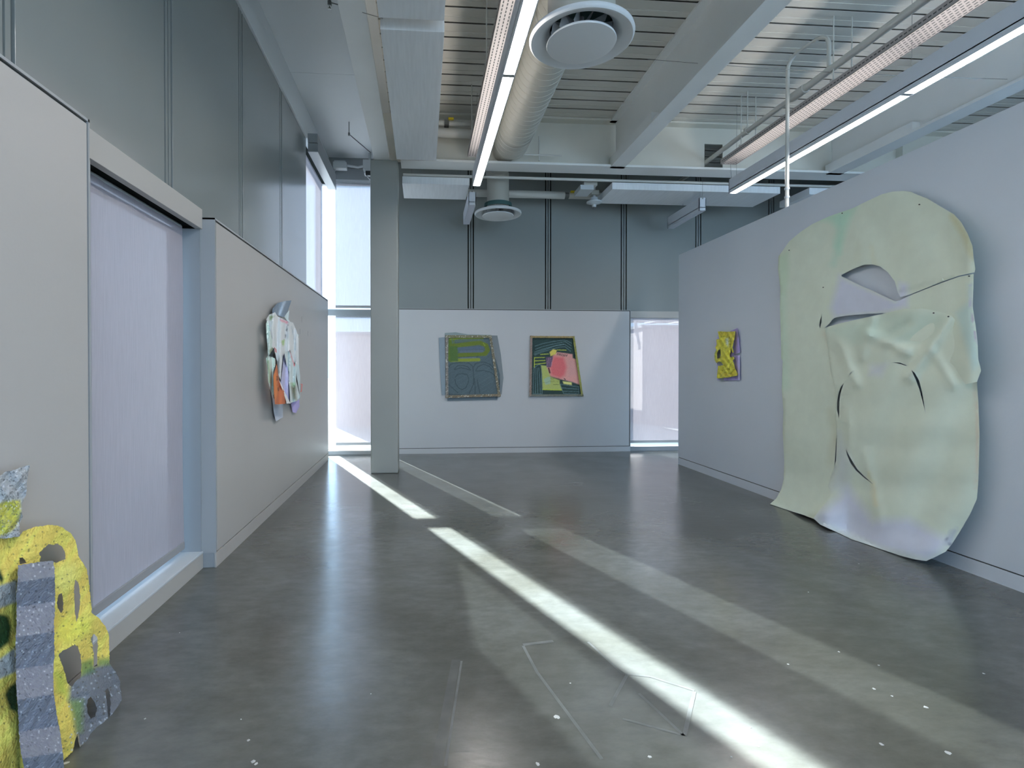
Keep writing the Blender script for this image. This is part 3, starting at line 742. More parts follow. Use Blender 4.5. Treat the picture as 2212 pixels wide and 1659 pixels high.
t = empty('ceiling_sprinkler', (q.x, q.y, 4.6), 'small sprinkler head hanging from the soffit near the top edge', 'sprinkler')
MB().tube([(q.x, q.y, ZD), (q.x, q.y, 4.66)], 0.008, 8).build('drop', M['wire'], t)
Box(q.x - 0.016, q.x + 0.016, q.y - 0.016, q.y + 0.016, 4.63, 4.67).build('body', M['wire'], t, bevel=0.003)
MB().lathe((q.x, q.y, 4.60), [(0.001, 0), (0.014, 0.0), (0.014, 0.004), (0.001, 0.03)], 12).build('deflector', M['wire'], t)
MB().tube([(q.x, q.y, 4.66), (-0.645, q.y, 4.62)], 0.005, 6).build('arm', M['wire'], t)
def wire(p0, p1, sag, name, label):
    p0, p1 = Vector(p0), Vector(p1)
    pts = [tuple(p0.lerp(p1, k / 16) - Vector((0, 0, 4 * sag * (k / 16) * (1 - k / 16)))) for k in range(17)]
    o = MB().tube(pts, 0.0022, 5).build(name, M['wire']); tag(o, label, 'cable')
wire((-0.44, P(783, 27, X=-0.44).y, P(783, 27, X=-0.44).z), (0.60, P(1015, 88, X=0.6).y, P(1015, 88, X=0.6).z), 0.01, 'tension_wire', 'thin steel wire stretched from the column beam across the acoustic panel')
a_ = P(1400, 128, Y=5.0); b_ = P(2212, 172, Y=4.9)
wire(a_, b_, 0.03, 'tension_wire', 'thin steel wire stretched across the ceiling behind the right lamp')
for x, y, l in ((652, 690, 9), (648, 716, 8), (654, 718, 7), (665, 720, 8), (671, 722, 7), (655, 683, 6)):
    q = P(x, y, X=XL); MB().box(XL, XL + 0.0006, q.y - 0.003, q.y + 0.003, q.z - l * 0.004, q.z + l * 0.004).build('pencil_mark', M['trim'] if l > 7 else M['frame'], wl)
# corner nib at the left of the right-hand lamp: small cap screws on top are left to the grippers above

# ------------------------------------------------------------------ outside
gr = Box(-60, 70, 9.05, 90, -0.35, -0.12).build('ground', M['ground']); tag(gr, kind='structure')
gr2 = Box(-60, -1.85, -40, 9.05, -0.35, -0.13).build('ground_side', M['ground']); tag(gr2, kind='structure')
gr3 = Box(-1.85, 70, -40, REAR - 0.2, -0.35, -0.14).build('ground_rear', M['ground']); tag(gr3, kind='structure')
t = empty('outbuilding', (1, 16, -0.12), 'low pinkish building seen dimly through the lower corner blind', 'building')
Box(-2.30, 4.4, 14.0, 20, -0.12, 2.30).build('wall', M['brick'], t)
Box(-2.36, 4.5, 13.94, 20.1, 2.30, 2.37).build('coping', M['brick_d'], t)
t = empty('yard_building', (9, 16, -0.12), 'pale pinkish building seen dimly through the right-hand window blind', 'building')
Box(5.97, 12.0, 14.0, 20, -0.12, 2.52).build('wall', M['brick'], t)
Box(5.90, 12.0, 13.9, 20, 2.52, 2.60).build('coping', M['brick_d'], t)
t = empty('far_shed', (9, 23, -0.12), 'grey-blue shed further off behind the right-hand window blind', 'building')
Box(7.4, 14.0, 22.0, 26, -0.12, 3.20).build('wall', M['brick_b'], t)
t = empty('canopy', (7, 12, -0.12), 'pale metal canopy with a slanting bracket outside the right-hand window', 'canopy')
for k in range(14): Box(4.55 + 0.35 * k, 4.82 + 0.35 * k, 11.4, 13.85, 2.62 + 0.015 * (k % 2), 2.66 + 0.015 * (k % 2)).build('slat', M['roofm'], t)
Box(4.5, 9.4, 11.35, 11.43, 2.46, 2.62).build('edge_beam', M['roofm'], t)
MB().tube([(5.20, 12.6, 2.50), (5.80, 13.80, 1.95)], 0.04, 8).build('bracket', M['roofm'], t)
for x in (9.2,): Box(x, x + 0.1, 11.4, 11.5, -0.12, 2.56).build('post', M['roofm'], t)
t = empty('side_building', (-6, 3, -0.13), 'tall pale pinkish building close outside the tall left blind', 'building')
Box(-10, -3.7, -8, 11.0, -0.13, 5.5).build('wall', M['brick_s'], t)
Box(-10.1, -3.62, -8.1, 11.1, 5.5, 5.62).build('coping', M['brick_d'], t)

# ------------------------------------------------------------------ floor marks
def strip(pts, wd, name, m, z=0.0008):
    pts = [P(x, y, Z=0) for x, y in pts]; mb = MB()
    for a, b in zip(pts[:-1], pts[1:]):
        d = (b - a).normalized(); n = Vector((-d.y, d.x, 0)) * wd / 2; k = len(mb.v)
        mb.v += [tuple(a + n + Vector((0, 0, z))), tuple(b + n + Vector((0, 0, z))), tuple(b - n + Vector((0, 0, z))), tuple(a - n + Vector((0, 0, z)))]; mb.f.append((k, k + 1, k + 2, k + 3))
    return mb.build(name, m, fl)
strip([(1130, 1395), (1160, 1452), (1300, 1640)], 0.014, 'tape_mark', M['scuff'])
strip([(1130, 1393), (1195, 1385)], 0.022, 'tape_mark', M['scuff'])
strip([(1270, 1387), (1345, 1455), (1405, 1462), (1500, 1492)], 0.012, 'tape_mark', M['scuff'])
strip([(1500, 1494), (1478, 1590)], 0.016, 'tape_mark', M['scuff'])
strip([(1478, 1590), (1380, 1498)], 0.012, 'tape_mark', M['scuff'])
strip([(1475, 1588), (1345, 1553)], 0.012, 'tape_mark', M['scuff'])
strip([(1355, 1457), (1318, 1525)], 0.014, 'tape_mark', M['scuff'])
strip([(985, 1425), (943, 1655)], 0.040, 'tape_ghost', M['scuffdark'])
strip([(997, 1428), (962, 1655)], 0.010, 'tape_mark', M['scuff'])
def blob(px, py, r, k):
    c = P(px, py, Z=0); mb = MB(); n = 10
    rs = np.random.RandomState(k)
    mb.v = [(c.x, c.y, 0.0022)] + [(c.x + math.cos(2 * PI * i / n) * r * rs.uniform(.6, 1.3), c.y + math.sin(2 * PI * i / n) * r * rs.uniform(.6, 1.3), 0.0006) for i in range(n)]
    mb.f = [(0, 1 + i, 1 + (i + 1) % n) for i in range(n)]
    return mb.build('paint_drop', M['drop'], fl)
for k, (x, y, r) in enumerate([(1203, 1549, .016), (537, 1599, .010), (547, 1645, .012), (553, 1650, .010), (143, 1648, .012), (1904, 1608, .012), (2047, 1626, .014), (1812, 1408, .008), (1898, 1437, .007),
        (1746, 1279, .007), (1403, 1635, .010), (1703, 1435, .008), (1888, 1488, .010), (1927, 1504, .007), (2000, 1528, .012), (1622, 1572, .007), (1638, 1612, .008), (2125, 1455, .008), (313, 1553, .006),
        (521, 1554, .005), (1232, 1476, .006), (1161, 1650, .012), (1580, 1635, .006), (1855, 1218, .008), (801, 1499, .004), (388, 1367, .004)]): blob(x, y, r * 0.72, k)

# ------------------------------------------------------------------ artwork: big cut canvas on the right wall
z7 = Z(1640, 380, 3.687); z8 = Z(1640, 780, 3.2535)
def on_right(u, v, d): return P(u, v, X=XR - max(d, 0.001))
cv = empty('cut_canvas', (XR - 0.1, 4.2, 0), 'huge pale green draped paper artwork with cut ovals on the right wall, touching the floor', 'artwork')
def bottom_d(u, v, d):
    # bring the lowest edge down onto the floor
    out = d.copy()
    for i in range(len(u)):
        z = P(u[i], v[i], X=XR - out[i]).z
        if z < 0.004:
            p = P(u[i], v[i], Z=0.004); out[i] = XR - p.x
    return out
PALE = (163, 171, 158); LAV = (156, 160, 190)
def grad(base, tint, op): return None
lay_common = [('poly', z7([(470, 340), (560, 310), (770, 240), (700, 400), (640, 620), (600, 560), (640, 420), (560, 360)]), (128, 172, 152), 9, 0.55),
    ('line', z7([(640, 330), (620, 620), (590, 700)]), (132, 165, 150), 7, 0.4, 14),
    ('poly', z7([(150, 640), (230, 600), (235, 780), (210, 960), (160, 950)]), (142, 165, 140), 6, 0.5),
    ('line', z7([(160, 1000), (190, 1650)]), (150, 172, 155), 8, 0.5, 30),
    ('line', z7([(890, 560), (920, 700)]), (162, 163, 140), 5, 0.4, 8), ('line', z7([(790, 560), (780, 680)]), (160, 165, 148), 6, 0.4, 14),
    ('line', z7([(1540, 320), (1640, 480), (1700, 640)]), (150, 146, 105), 6, 0.5, 14)]
outA = z7([(155, 640), (240, 520), (330, 445), (420, 385), (560, 320), (750, 255), (860, 200), (980, 145), (1060, 125), (1150, 119), (1210, 127), (1260, 150), (1340, 180), (1430, 235), (1550, 305), (1610, 370), (1660, 460),
    (1700, 560), (1707, 650), (1722, 740), (1715, 768)]) + z7([(1590, 795), (1430, 852), (1228, 934), (1123, 966), (1105, 930), (1080, 840), (1025, 768), (965, 722), (900, 705), (830, 708), (740, 745), (655, 788),
    (658, 800), (780, 862), (900, 912), (1010, 968), (1085, 1000), (1120, 990), (1230, 940), (1432, 860), (1592, 803), (1708, 780)]) + z7([(1706, 900), (1700, 1040), (1722, 1180), (1740, 1330), (1745, 1460), (1768, 1550), (1735, 1640)]) + \
    [(2085, 830), (2060, 790), (2000, 740), (1900, 730), (1830, 760), (1802, 800), (1808, 860), (1808, 930), (1803, 1000), (1795, 1050), (1797, 1080), (1775, 1122)] + z8([(380, 1108), (300, 1078), (240, 1060), (150, 1030), (75, 1005), (120, 965), (155, 900), (172, 830), (176, 700), (165, 500), (170, 350), (158, 200), (165, 0)]) + \
    z7([(176, 1450), (172, 1250), (165, 1050), (168, 900), (150, 740)])
outA_s = outA
def dA(u, v):
    d = 0.035 + 0.05 * np.clip((u - 1700) / 400, 0, 1) + 0.008 * np.sin(u * 0.05) * np.cos(v * 0.03)
    d += 0.03 * np.exp(-((u - 2095) / 25) ** 2)
    up = v < (589 + (2104 - u) * 0.245)
    d = np.where(up, d + 0.022 * np.clip((u - 1915) / 40, 0, 1) * np.clip((v - 500) / 80, 0, 1) * 0.4, d)
    d = np.where((v > 585) & (u > 1950), d + 0.02 * np.clip((v - 590) / 150, 0, 1), d)
    d += 0.13 * np.clip((v - 1010) / 100, 0, 1) ** 2
    return bottom_d(u, v, d)
layA = lay_common + [
    ('poly', z7([(640, 800), (900, 915), (1085, 1000), (1120, 850), (1180, 870), (1180, 1040), (990, 1095), (600, 1130), (570, 1050), (620, 880)]), LAV, 9, 0.9),
    ('poly', z7([(1670, 870), (1705, 860), (1700, 1060), (1735, 1330), (1745, 1500), (1700, 1540), (1600, 1200), (1560, 1100), (1670, 1000)]), (140, 165, 165), 8, 0.6),
    ('line', z7([(1690, 870), (1690, 960), (1685, 1040)]), (140, 135, 160), 2, 0.7, 5),
    ('line', z7([(1690, 1090), (1705, 1150), (1712, 1200), (1735, 1340)]), (135, 120, 140), 1.5, 0.8, 3),
    ('line', z7([(540, 1260), (600, 1400), (660, 1600)]), (160, 155, 140), 6, 0.6, 12),
    ('line', z8([(500, 350), (540, 500), (500, 700)]), (150, 152, 130), 8, 0.4, 12)]
sheet('upper_sheet', M['paper'], outA_s, on_right, dA, 0.004, 6.0, PALE, layA, cv, holes=[z7([(499, 1112), (494, 1170), (486, 1216), (478, 1190), (485, 1145)]), z7([(524, 1206), (560, 1176), (578, 1150), (600, 1130), (700, 1112), (850, 1099), (990, 1092), (1040, 1096), (1000, 1140), (830, 1180), (640, 1210), (560, 1216)])], jag=0.1)
outB = z7([(520, 1210)]) + z7([(640, 1174), (830, 1132), (1003, 1094), (1150, 1060), (1300, 1055), (1430, 1080), (1530, 1112), (1600, 1192), (1650, 1300), (1682, 1430), (1715, 1570), (1738, 1650)]) + \
    z8([(1530, 150), (1540, 280), (1548, 500), (1545, 700), (1540, 850), (1530, 970), (1480, 1080), (1410, 1200), (1352, 1290), (1310, 1340), (1250, 1370), (1175, 1405), (1100, 1395), (1000, 1370), (850, 1320), (750, 1285), (650, 1253), (540, 1200), (430, 1150), (380, 1105),
        (425, 1045), (470, 990), (485, 965), (500, 915), (483, 880), (510, 790), (540, 700), (545, 560), (540, 400), (535, 200), (500, 60)]) + z7([(560, 1500), (545, 1350)])
def dB(u, v):
    d = 0.075 + 0.035 * np.sin((u - 1780) / 330 * PI).clip(0, 1) + 0.010 * np.sin(u * 0.045 + v * 0.02) + 0.004 * np.sin(v * 0.07)
    # crossing creases and folds below the top edge
    for (a, b, amp, wd) in (((1870, 720), (1960, 760), 0.040, 12), ((1965, 815), (2050, 690), 0.050, 13), ((1815, 745), (1850, 830), 0.032, 10), ((1885, 690), (1862, 770), 0.034, 10), ((1925, 752), (2010, 715), -0.036, 13),
        ((1960, 700), (1900, 735), -0.028, 9), ((2015, 760), (2060, 830), 0.022, 12), ((1870, 980), (1900, 1120), 0.018, 12), ((1830, 880), (1835, 960), 0.015, 9)):
        d += 0.7 * amp * np.exp(-(dist(u, v, [a, b], False) / wd) ** 2)
    left = np.clip((1830 - u) / 45, 0, 1) * np.clip((v - 720) / 40, 0, 1); d = d * (1 - left) + (dA(u, v) + 0.006) * left
    d += 0.09 * np.clip((v - 1040) / 150, 0, 1) ** 1.5 * np.clip((2075 - u) / 120, 0.1, 1)
    # the cut oval hangs a little behind the slits
    return bottom_d(u, v, np.maximum(d, 0.03))
layB = [('poly', z7([(520, 1220), (850, 1150), (1000, 1100), (1200, 1080), (1480, 1110), (1440, 1190), (1250, 1330), (1000, 1300), (880, 1290), (820, 1330), (720, 1330), (640, 1290)]), (140, 160, 148), 9, 0.40),  # darker tone of the fold facets put into the colour
    ('poly', z8([(430, 1060), (560, 960), (620, 880), (800, 1120), (1050, 1110), (1180, 1180), (1330, 1260), (1250, 1370), (1175, 1405), (850, 1320), (430, 1150), (380, 1105)]), LAV, 14, 0.9),
    ('poly', z8([(560, 500), (540, 700), (500, 900), (620, 950), (640, 700)]), (158, 166, 178), 12, 0.5),
    ('poly', z8([(780, 30), (900, 20), (860, 110), (770, 100)]), LAV, 8, 0.5),
    ('line', z8([(800, 860), (810, 960), (820, 1010)]), (172, 168, 140), 5, 0.6, 9),
    ('line', z8([(770, 780), (780, 840)]), (168, 165, 120), 3, 0.4, 6),
    ('line', z7([(1640, 1290), (1700, 1500), (1735, 1640)]), (152, 145, 125), 5, 0.5, 14),
    ('line', z8([(1520, 150), (1535, 500), (1525, 900)]), (165, 150, 135), 3, 0.5, 6),
    ('poly', z8([(1340, 1190), (1395, 1175), (1375, 1240), (1350, 1300), (1300, 1285)]), (115, 120, 140), 5, 0.5),
    ('speck', (5, 0.12, z8([(1340, 1190), (1395, 1175), (1375, 1240), (1350, 1300), (1300, 1285)])), (90, 95, 110), 1, 0.7)]
hB = [z7([(712, 1592), (728, 1565), (762, 1548), (740, 1562)]), z7([(1058, 1486), (1120, 1486), (1180, 1512), (1165, 1512), (1115, 1494)]),
    z8([(1068, 62), (1095, 85), (1125, 140), (1145, 220), (1170, 368), (1145, 270), (1122, 190), (1100, 130)]), z8([(592, 160), (570, 230), (562, 300), (562, 402), (545, 340), (548, 280), (560, 215), (575, 180)]),
    z8([(608, 620), (640, 680), (690, 760), (745, 815), (803, 866), (740, 822), (680, 770), (640, 715), (617, 660)]), z8([(483, 878), (499, 912), (494, 938), (484, 965), (485, 920)])]
sheet('front_sheet', M['paper'], outB, on_right, dB, 0.004, 6.0, PALE, layB, cv, holes=hB[:5], jag=0.15)
for k, (x, y) in enumerate(z7([(240, 592), (663, 297), (1278, 228), (1392, 1092), (1510, 1120), (1675, 798), (512, 888)])):
    q = P(x, y, X=XR - 0.12 if k > 2 else XR - 0.07)
    MB().lathe((0, 0, 0), [(0.001, 0), (0.008, 0), (0.009, 0.004), (0.001, 0.006)], 8)
    MB().tube([(q.x, q.y, q.z), (q.x - 0.006, q.y, q.z)], 0.0045, 8).build('nail', M['trim'], cv)

# ------------------------------------------------------------------ artwork: yellow relief with violet paper
zy = Z(1520, 690, 11.06)
ya = empty('yellow_relief', (XR - 0.02, 6.3, 1.25), 'small lumpy yellow wall relief with violet paper, left of the huge canvas', 'artwork')
VIO = (132, 122, 170)
sheet('violet_paper', M['paper'], zy([(640, 275), (815, 205), (818, 320), (850, 560), (870, 785), (700, 860), (865, 862), (868, 1450), (480, 1455), (500, 1200), (600, 700)]), on_right, lambda u, v: 0.012 + 0.012 * np.sin(u * .2) ** 2, 0.002, 2.5, VIO,
    [('poly', zy([(820, 800), (870, 780), (868, 1450), (820, 1450)]), (150, 148, 190), 1.5, 0.7)], ya)
sheet('violet_paper', M['paper'], zy([(300, 440), (360, 400), (380, 1100), (470, 1090), (400, 1465), (320, 1460), (300, 1000), (270, 650)]), on_right, lambda u, v: 0.006 + 0 * u, 0.002, 2.5, (150, 152, 185), [], ya)
YEL = (176, 168, 62)
outY = zy([(340, 290), (420, 285), (560, 298), (757, 282), (745, 400), (715, 560), (690, 665), (720, 790), (690, 800), (655, 700), (640, 790), (622, 850), (640, 910), (700, 880), (740, 930), (700, 985), (725, 1060), (745, 1160), (780, 1230), (820, 1310), (790, 1345), (600, 1380), (340, 1412),
    (315, 1390), (330, 1220), (345, 1110), (470, 1090), (420, 1020), (370, 1000), (300, 1040), (265, 980), (258, 820), (300, 720), (275, 680), (310, 600), (300, 480), (375, 462)])
def dY(u, v):
    x = (u - 1520) * 11.06; y = (v - 690) * 11.06
    d = 0.055 + 0.012 * np.sin(u * 0.5) * np.sin(v * 0.35)
    d += 0.020 * np.exp(-(((x - 520) / 130) ** 2 + ((y - 900) / 260) ** 2)) - 0.018 * np.exp(-(((x - 570) / 70) ** 2 + ((y - 540) / 110) ** 2))
    return d
layY = [('poly', zy([(340, 290), (757, 282), (715, 560), (640, 640), (640, 480), (520, 400), (380, 400)]), (186, 162, 62), 2, 0.8), ('poly', zy([(330, 1220), (420, 1380), (800, 1340), (760, 1190), (640, 1290), (560, 1290)]), (190, 160, 62), 2, 0.8),
    ('poly', zy([(520, 460), (590, 440), (600, 560), (590, 660), (530, 580)]), (165, 180, 172), 2, 0.95), ('line', zy([(470, 405), (520, 400), (545, 425)]), (95, 95, 20), .6, 0.8, 1.2),
    ('line', zy([(600, 420), (640, 470), (648, 560), (630, 660)]), (100, 95, 20), .8, 0.8, 2.0), ('line', zy([(680, 1030), (620, 1100), (610, 1200), (570, 1170)]), (110, 110, 20), .6, 0.8, 1.6),
    ('line', zy([(590, 1300), (660, 1285), (730, 1190)]), (95, 90, 15), .6, 0.8, 1.6), ('line', zy([(405, 1370), (460, 1290), (530, 1255)]), (100, 95, 15), .6, 0.8, 1.6),
    ('line', zy([(290, 720), (270, 850), (285, 1000)]), (130, 140, 80), 1, 0.8, 3.5), ('speck', (3, 0.05), (120, 115, 30), 1, 0.8), ('noise', (0.9, 0.5, 0.4, 0.7), (160, 165, 85), 1, 0.4)]
sheet('yellow_body', M['pulp'], outY, on_right, dY, 0.035, 1.6, YEL, layY, ya, holes=[zy([(320, 830), (345, 740), (400, 710), (410, 860), (380, 925), (325, 935)])], jag=0.25)

# ------------------------------------------------------------------ artwork: two framed relief paintings on the back wall
def on_back(u, v, d): return P(u, v, Y=YB - max(d, 0.001))
def bars(parent, corners, wd, d0, d1, col, specks, outer):
    n = len(corners); c = np.array(corners).mean(0)
    for i in range(n):
        a = np.array(corners[i], float); b = np.array(corners[(i + 1) % n], float)
        t = (b - a) / np.linalg.norm(b - a); nn = np.array([-t[1], t[0]])
        if np.dot(nn, c - a) < 0: nn = -nn
        q = [tuple(a - t * 0.6), tuple(b + t * 0.6), tuple(b + t * 0.2 + nn * wd), tuple(a - t * 0.2 + nn * wd)]
        sheet('frame_side', M['thread'], q, on_back, lambda u, v: d1 + 0.004 * np.sin(u * 1.1 + v * .9), d1 - d0, 1.7, col[i % len(col)], specks, parent, jag=0.25)
zg = Z(930, 700, 9.217)
pg = empty('green_painting', (1.0, YB, 1.2), 'dark slate painting with green looping band, left of the two framed works', 'painting')
GREY = (68, 82, 88)
sheet('backing_flap', M['paper'], zg([(165, 275), (285, 262), (300, 1410), (222, 1420), (180, 700)]), on_back, lambda u, v: 0.02 + 0 * u, 0.003, 4, (106, 118, 126), [], pg)
sheet('backing_flap', M['paper'], zg([(285, 180), (500, 162), (740, 205), (1210, 215), (1200, 260), (290, 260)]), on_back, lambda u, v: 0.022 + 0 * u, 0.003, 4, (108, 120, 122), [], pg)
sheet('backing_flap', M['paper'], zg([(1200, 225), (1330, 228), (1400, 600), (1452, 1070), (1415, 1400), (1360, 1400), (1300, 700)]), on_back, lambda u, v: 0.02 + 0 * u, 0.003, 4, (98, 106, 110), [], pg)
sheet('backing_flap', M['paper'], zg([(330, 1440), (1340, 1440), (1330, 1505), (340, 1528)]), on_back, lambda u, v: 0.018 + 0 * u, 0.003, 4, (78, 90, 98), [], pg)
DK = (48, 60, 62); GRN = (78, 98, 40)
layG = [('noise', (0.25, 0.4, 0.5, 0.3), (76, 92, 96), 1, 0.4),
    ('line', zg([(420, 300), (410, 700)]), GRN, .8, 1, 13), ('line', zg([(400, 300), (560, 285), (1040, 275)]), (100, 116, 45), .8, 1, 4.5), ('line', zg([(430, 720), (800, 715), (960, 710)]), (112, 122, 46), .8, 1, 7),
    ('line', zg([(430, 440), (700, 405), (980, 370), (1110, 430), (1140, 520), (1090, 590), (900, 600), (580, 620)]), (84, 98, 38), .8, 1, 9.5), ('poly', zg([(380, 440), (540, 440), (550, 740), (390, 740)]), (66, 90, 48), 1, 1),
    ('line', zg([(430, 300), (440, 380), (480, 340), (1050, 320)]), (78, 96, 84), .7, 0.8, 3), ('line', zg([(560, 490), (1040, 470)]), (72, 86, 102), .8, 1, 6), ('line', zg([(600, 550), (1030, 540)]), (80, 92, 108), .8, 1, 5),
    ('line', zg([(560, 660), (960, 640)]), DK, .5, 0.8, 1.2), ('line', zg([(600, 675), (900, 668)]), (88, 100, 112), .6, 0.8, 2.5),
    ('line', zg([(1085, 430), (1050, 380)]), (150, 165, 60), .5, 0.7, 1)]
for ln in ([(365, 860), (400, 800), (560, 765), (760, 775), (840, 840), (858, 1000), (855, 1200), (770, 1380)], [(860, 850), (900, 780), (1060, 755), (1180, 800), (1240, 860), (1300, 840)], [(470, 905), (530, 835), (640, 822), (740, 850), (800, 920), (700, 890), (600, 870), (480, 905)],
        [(490, 1060), (540, 1000), (640, 985), (730, 1010), (765, 1090), (745, 1180), (700, 1270), (630, 1305), (560, 1275), (500, 1190), (488, 1100)], [(910, 935), (1060, 925), (1200, 960), (1320, 1060), (1360, 1180)], [(900, 930), (940, 850), (1060, 800), (1170, 840), (1225, 910)],
        [(870, 1080), (890, 1250), (885, 1400)], [(930, 1110), (950, 1230), (985, 1380)], [(370, 1210), (480, 1310), (545, 1370)], [(370, 1400), (900, 1420), (1360, 1400), (1370, 1100)]):
    layG.append(('line', zg(ln), (40, 54, 60), .5, 0.9, 1.3))
sheet('painted_face', M['thread'], zg([(335, 250), (1190, 245), (1260, 560), (1380, 1000), (1385, 1430), (340, 1430)]), on_back,
    lambda u, v: 0.035 + 0.003 * np.sin(u * 1.3) * np.sin(v * 1.5), 0.02, 1.25, GREY, layG, pg)
spk = [('speck', (9, 0.10), (165, 168, 160), 1, 0.8), ('speck', (10, 0.15), (62, 68, 60), 1, 0.7)]
bars(pg, zg([(300, 222), (1215, 225), (1395, 1440), (305, 1472)]), 5.5, 0.0, 0.055, [(108, 106, 84), (102, 98, 84), (110, 100, 84), (112, 108, 104)], spk, None)
zp = Z(1120, 700, 9.219)
pp = empty('pink_painting', (2.5, YB, 1.2), 'slanted wooden-framed painting with pink patch, right of the two framed works', 'painting')
LN = (92, 118, 124); LIM = (160, 172, 70)
layP = [('noise', (0.3, 0.5, 0.4, 0.2), (40, 62, 58), 1, 0.5)]
for k, ln in enumerate(([(330, 440), (480, 390), (700, 345), (900, 320), (960, 330), (1060, 385)], [(340, 500), (480, 450), (700, 395), (930, 350), (1050, 430)], [(320, 560), (480, 500), (700, 440), (920, 405), (1050, 490)], [(320, 620), (480, 555), (660, 500), (820, 460), (930, 452), (1040, 545)],
        [(310, 600), (500, 520), (760, 420), (900, 400)], [(300, 880), (410, 800), (455, 830), (470, 1390), (290, 1390), (300, 900)], [(330, 870), (340, 1380)], [(370, 880), (385, 1380)], [(405, 870), (430, 1200), (435, 1390)], [(850, 1200), (1190, 1250)], [(860, 1270), (1200, 1300)],
        [(830, 1190), (860, 1290), (900, 1385), (1205, 1390), (1200, 1240)], [(880, 1340), (1205, 1345)])):
    layP.append(('line', zp(ln), LN, .5, 0.9, 0.9))
for ln in ([(320, 670), (520, 665)], [(315, 735), (530, 725)], [(315, 805), (545, 775)], [(440, 605), (600, 595)], [(318, 670), (315, 860)], [(770, 515), (950, 520)]):
    layP.append(('line', zp(ln), LIM, .5, 1, 1.3))
layP += [('poly', zp([(450, 820), (560, 830), (620, 960), (640, 1050), (820, 1120), (820, 1190), (870, 1320), (480, 1305), (470, 1000)]), (140, 150, 88), 1, 1),
    ('poly', zp([(500, 1100), (590, 1050), (640, 1060), (635, 1190), (540, 1210)]), (128, 150, 132), 1, 0.9),
    ('poly', zp([(880, 1140), (1060, 1160), (1060, 1215), (900, 1190)]), (176, 186, 110), 1, 1), ('line', zp([(480, 1305), (850, 1315)]), (160, 190, 50), .6, 1, 1.2),
    ('poly', zp([(770, 560), (1075, 600), (1080, 680), (1140, 700), (1225, 1210), (1060, 1150), (880, 1110), (640, 1040), (560, 860), (680, 640)]), (186, 128, 124), 1, 1),
    ('poly', zp([(700, 640), (900, 660), (960, 860), (920, 1020), (830, 1080), (650, 1020), (620, 840)]), (186, 88, 92), 4, 0.95),
    ('poly', zp([(980, 700), (1130, 720), (1160, 1000), (1000, 1050)]), (164, 128, 128), 5, 0.5),
    ('poly', zp([(545, 660), (690, 650), (640, 860), (560, 860)]), (80, 62, 84), .8, 1), ('line', zp([(600, 880), (625, 970)]), (60, 35, 35), .6, 1, 3),
    ('poly', zp([(620, 560), (690, 500), (765, 520), (740, 600), (640, 640)]), (176, 164, 84), .8, 1)]
for x in (575, 605, 635, 665): layP.append(('line', zp([(x, 670), (x - 5, 840)]), (150, 128, 150), .3, 0.8, .6))
for x, y in ((780, 595), (810, 600), (835, 605), (865, 610), (895, 620), (925, 620), (960, 625)): layP.append(('line', zp([(x - 8, y + 18), (x + 8, y - 14)]), (52, 30, 34), .4, 1, 1.5))
for x in (640, 665, 700, 740, 775, 805):
    for y in (1085, 1140): layP.append(('line', zp([(x, y - 14), (x + 5, y + 14)]), (60, 70, 30), .4, 0.8, .8))
layP.append(('line', zp([(690, 1205), (800, 1205)]), (60, 70, 30), .4, 0.8, .8)); layP.append(('line', zp([(910, 1085), (935, 1110)]), (50, 32, 34), .4, 1, 1.6)); layP.append(('line', zp([(480, 1165), (560, 1165), (620, 1140)]), (70, 90, 80), .4, 0.8, .8))
sheet('painted_face', M['thread'], zp([(255, 265), (1110, 265), (1255, 1415), (250, 1415)]), on_back, lambda u, v: 0.014 + 0.002 * np.sin(u * 1.3) * np.sin(v * 1.5), 0.010, 1.2, (36, 54, 54), layP, pp)
bars(pp, zp([(240, 235), (1115, 242), (1290, 1435), (220, 1440)]), 4.2, 0.0, 0.052, [(126, 112, 76), (116, 118, 66), (92, 96, 90), (118, 104, 98)], [('speck', (12, 0.08), (90, 90, 70), 1, 0.7)], None)

# ------------------------------------------------------------------ artwork: hanging collage on the left lining
za = Z(540, 630, 5.53)
def on_left(u, v, d): return P(u, v, X=XL + max(d, 0.001))
la = empty('hanging_collage', (XL + 0.05, 5.7, 0.9), 'white cut-paper collage with rust orange flap hanging on the left lining', 'artwork')
W1 = (172, 182, 182)
def fold(d0, amp, fr, ph=0.0): return lambda u, v: d0 + amp * np.sin((u - 575) * fr + ph + v * 0.012)
def strip_paper(name, pts, d0, amp, fr, col, layers=(), jag=0.1, parent=la):
    return sheet(name, M['paper'], za(pts), on_left, fold(d0, amp, fr, pts[0][0]), 0.003, 2.6, col, list(layers), parent, jag=jag)
strip_paper('grey_crown', [(265, 255), (270, 200), (330, 135), (430, 110), (495, 105), (450, 240), (405, 305), (340, 290)], 0.03, 0.015, .30, (100, 112, 124), [('line', za([(415, 120), (350, 270)]), (150, 162, 172), 1.5, 0.8, 5), ('line', za([(300, 180), (270, 250)]), (75, 88, 100), 1.5, 0.7, 4)])
strip_paper('pale_back', [(405, 300), (470, 220), (460, 330), (580, 520), (585, 880), (600, 1010), (600, 1270), (540, 900), (520, 520), (470, 380)], 0.015, 0.01, .3, (160, 172, 186))
strip_paper('lower_tail', [(250, 1150), (300, 1300), (395, 1340), (395, 1500), (310, 1548), (285, 1450), (270, 1300)], 0.02, 0.008, .2, (146, 152, 162))
strip_paper('violet_tail', [(480, 1300), (590, 1290), (592, 1370), (550, 1450), (510, 1440)], 0.03, 0.01, .3, (142, 134, 182))
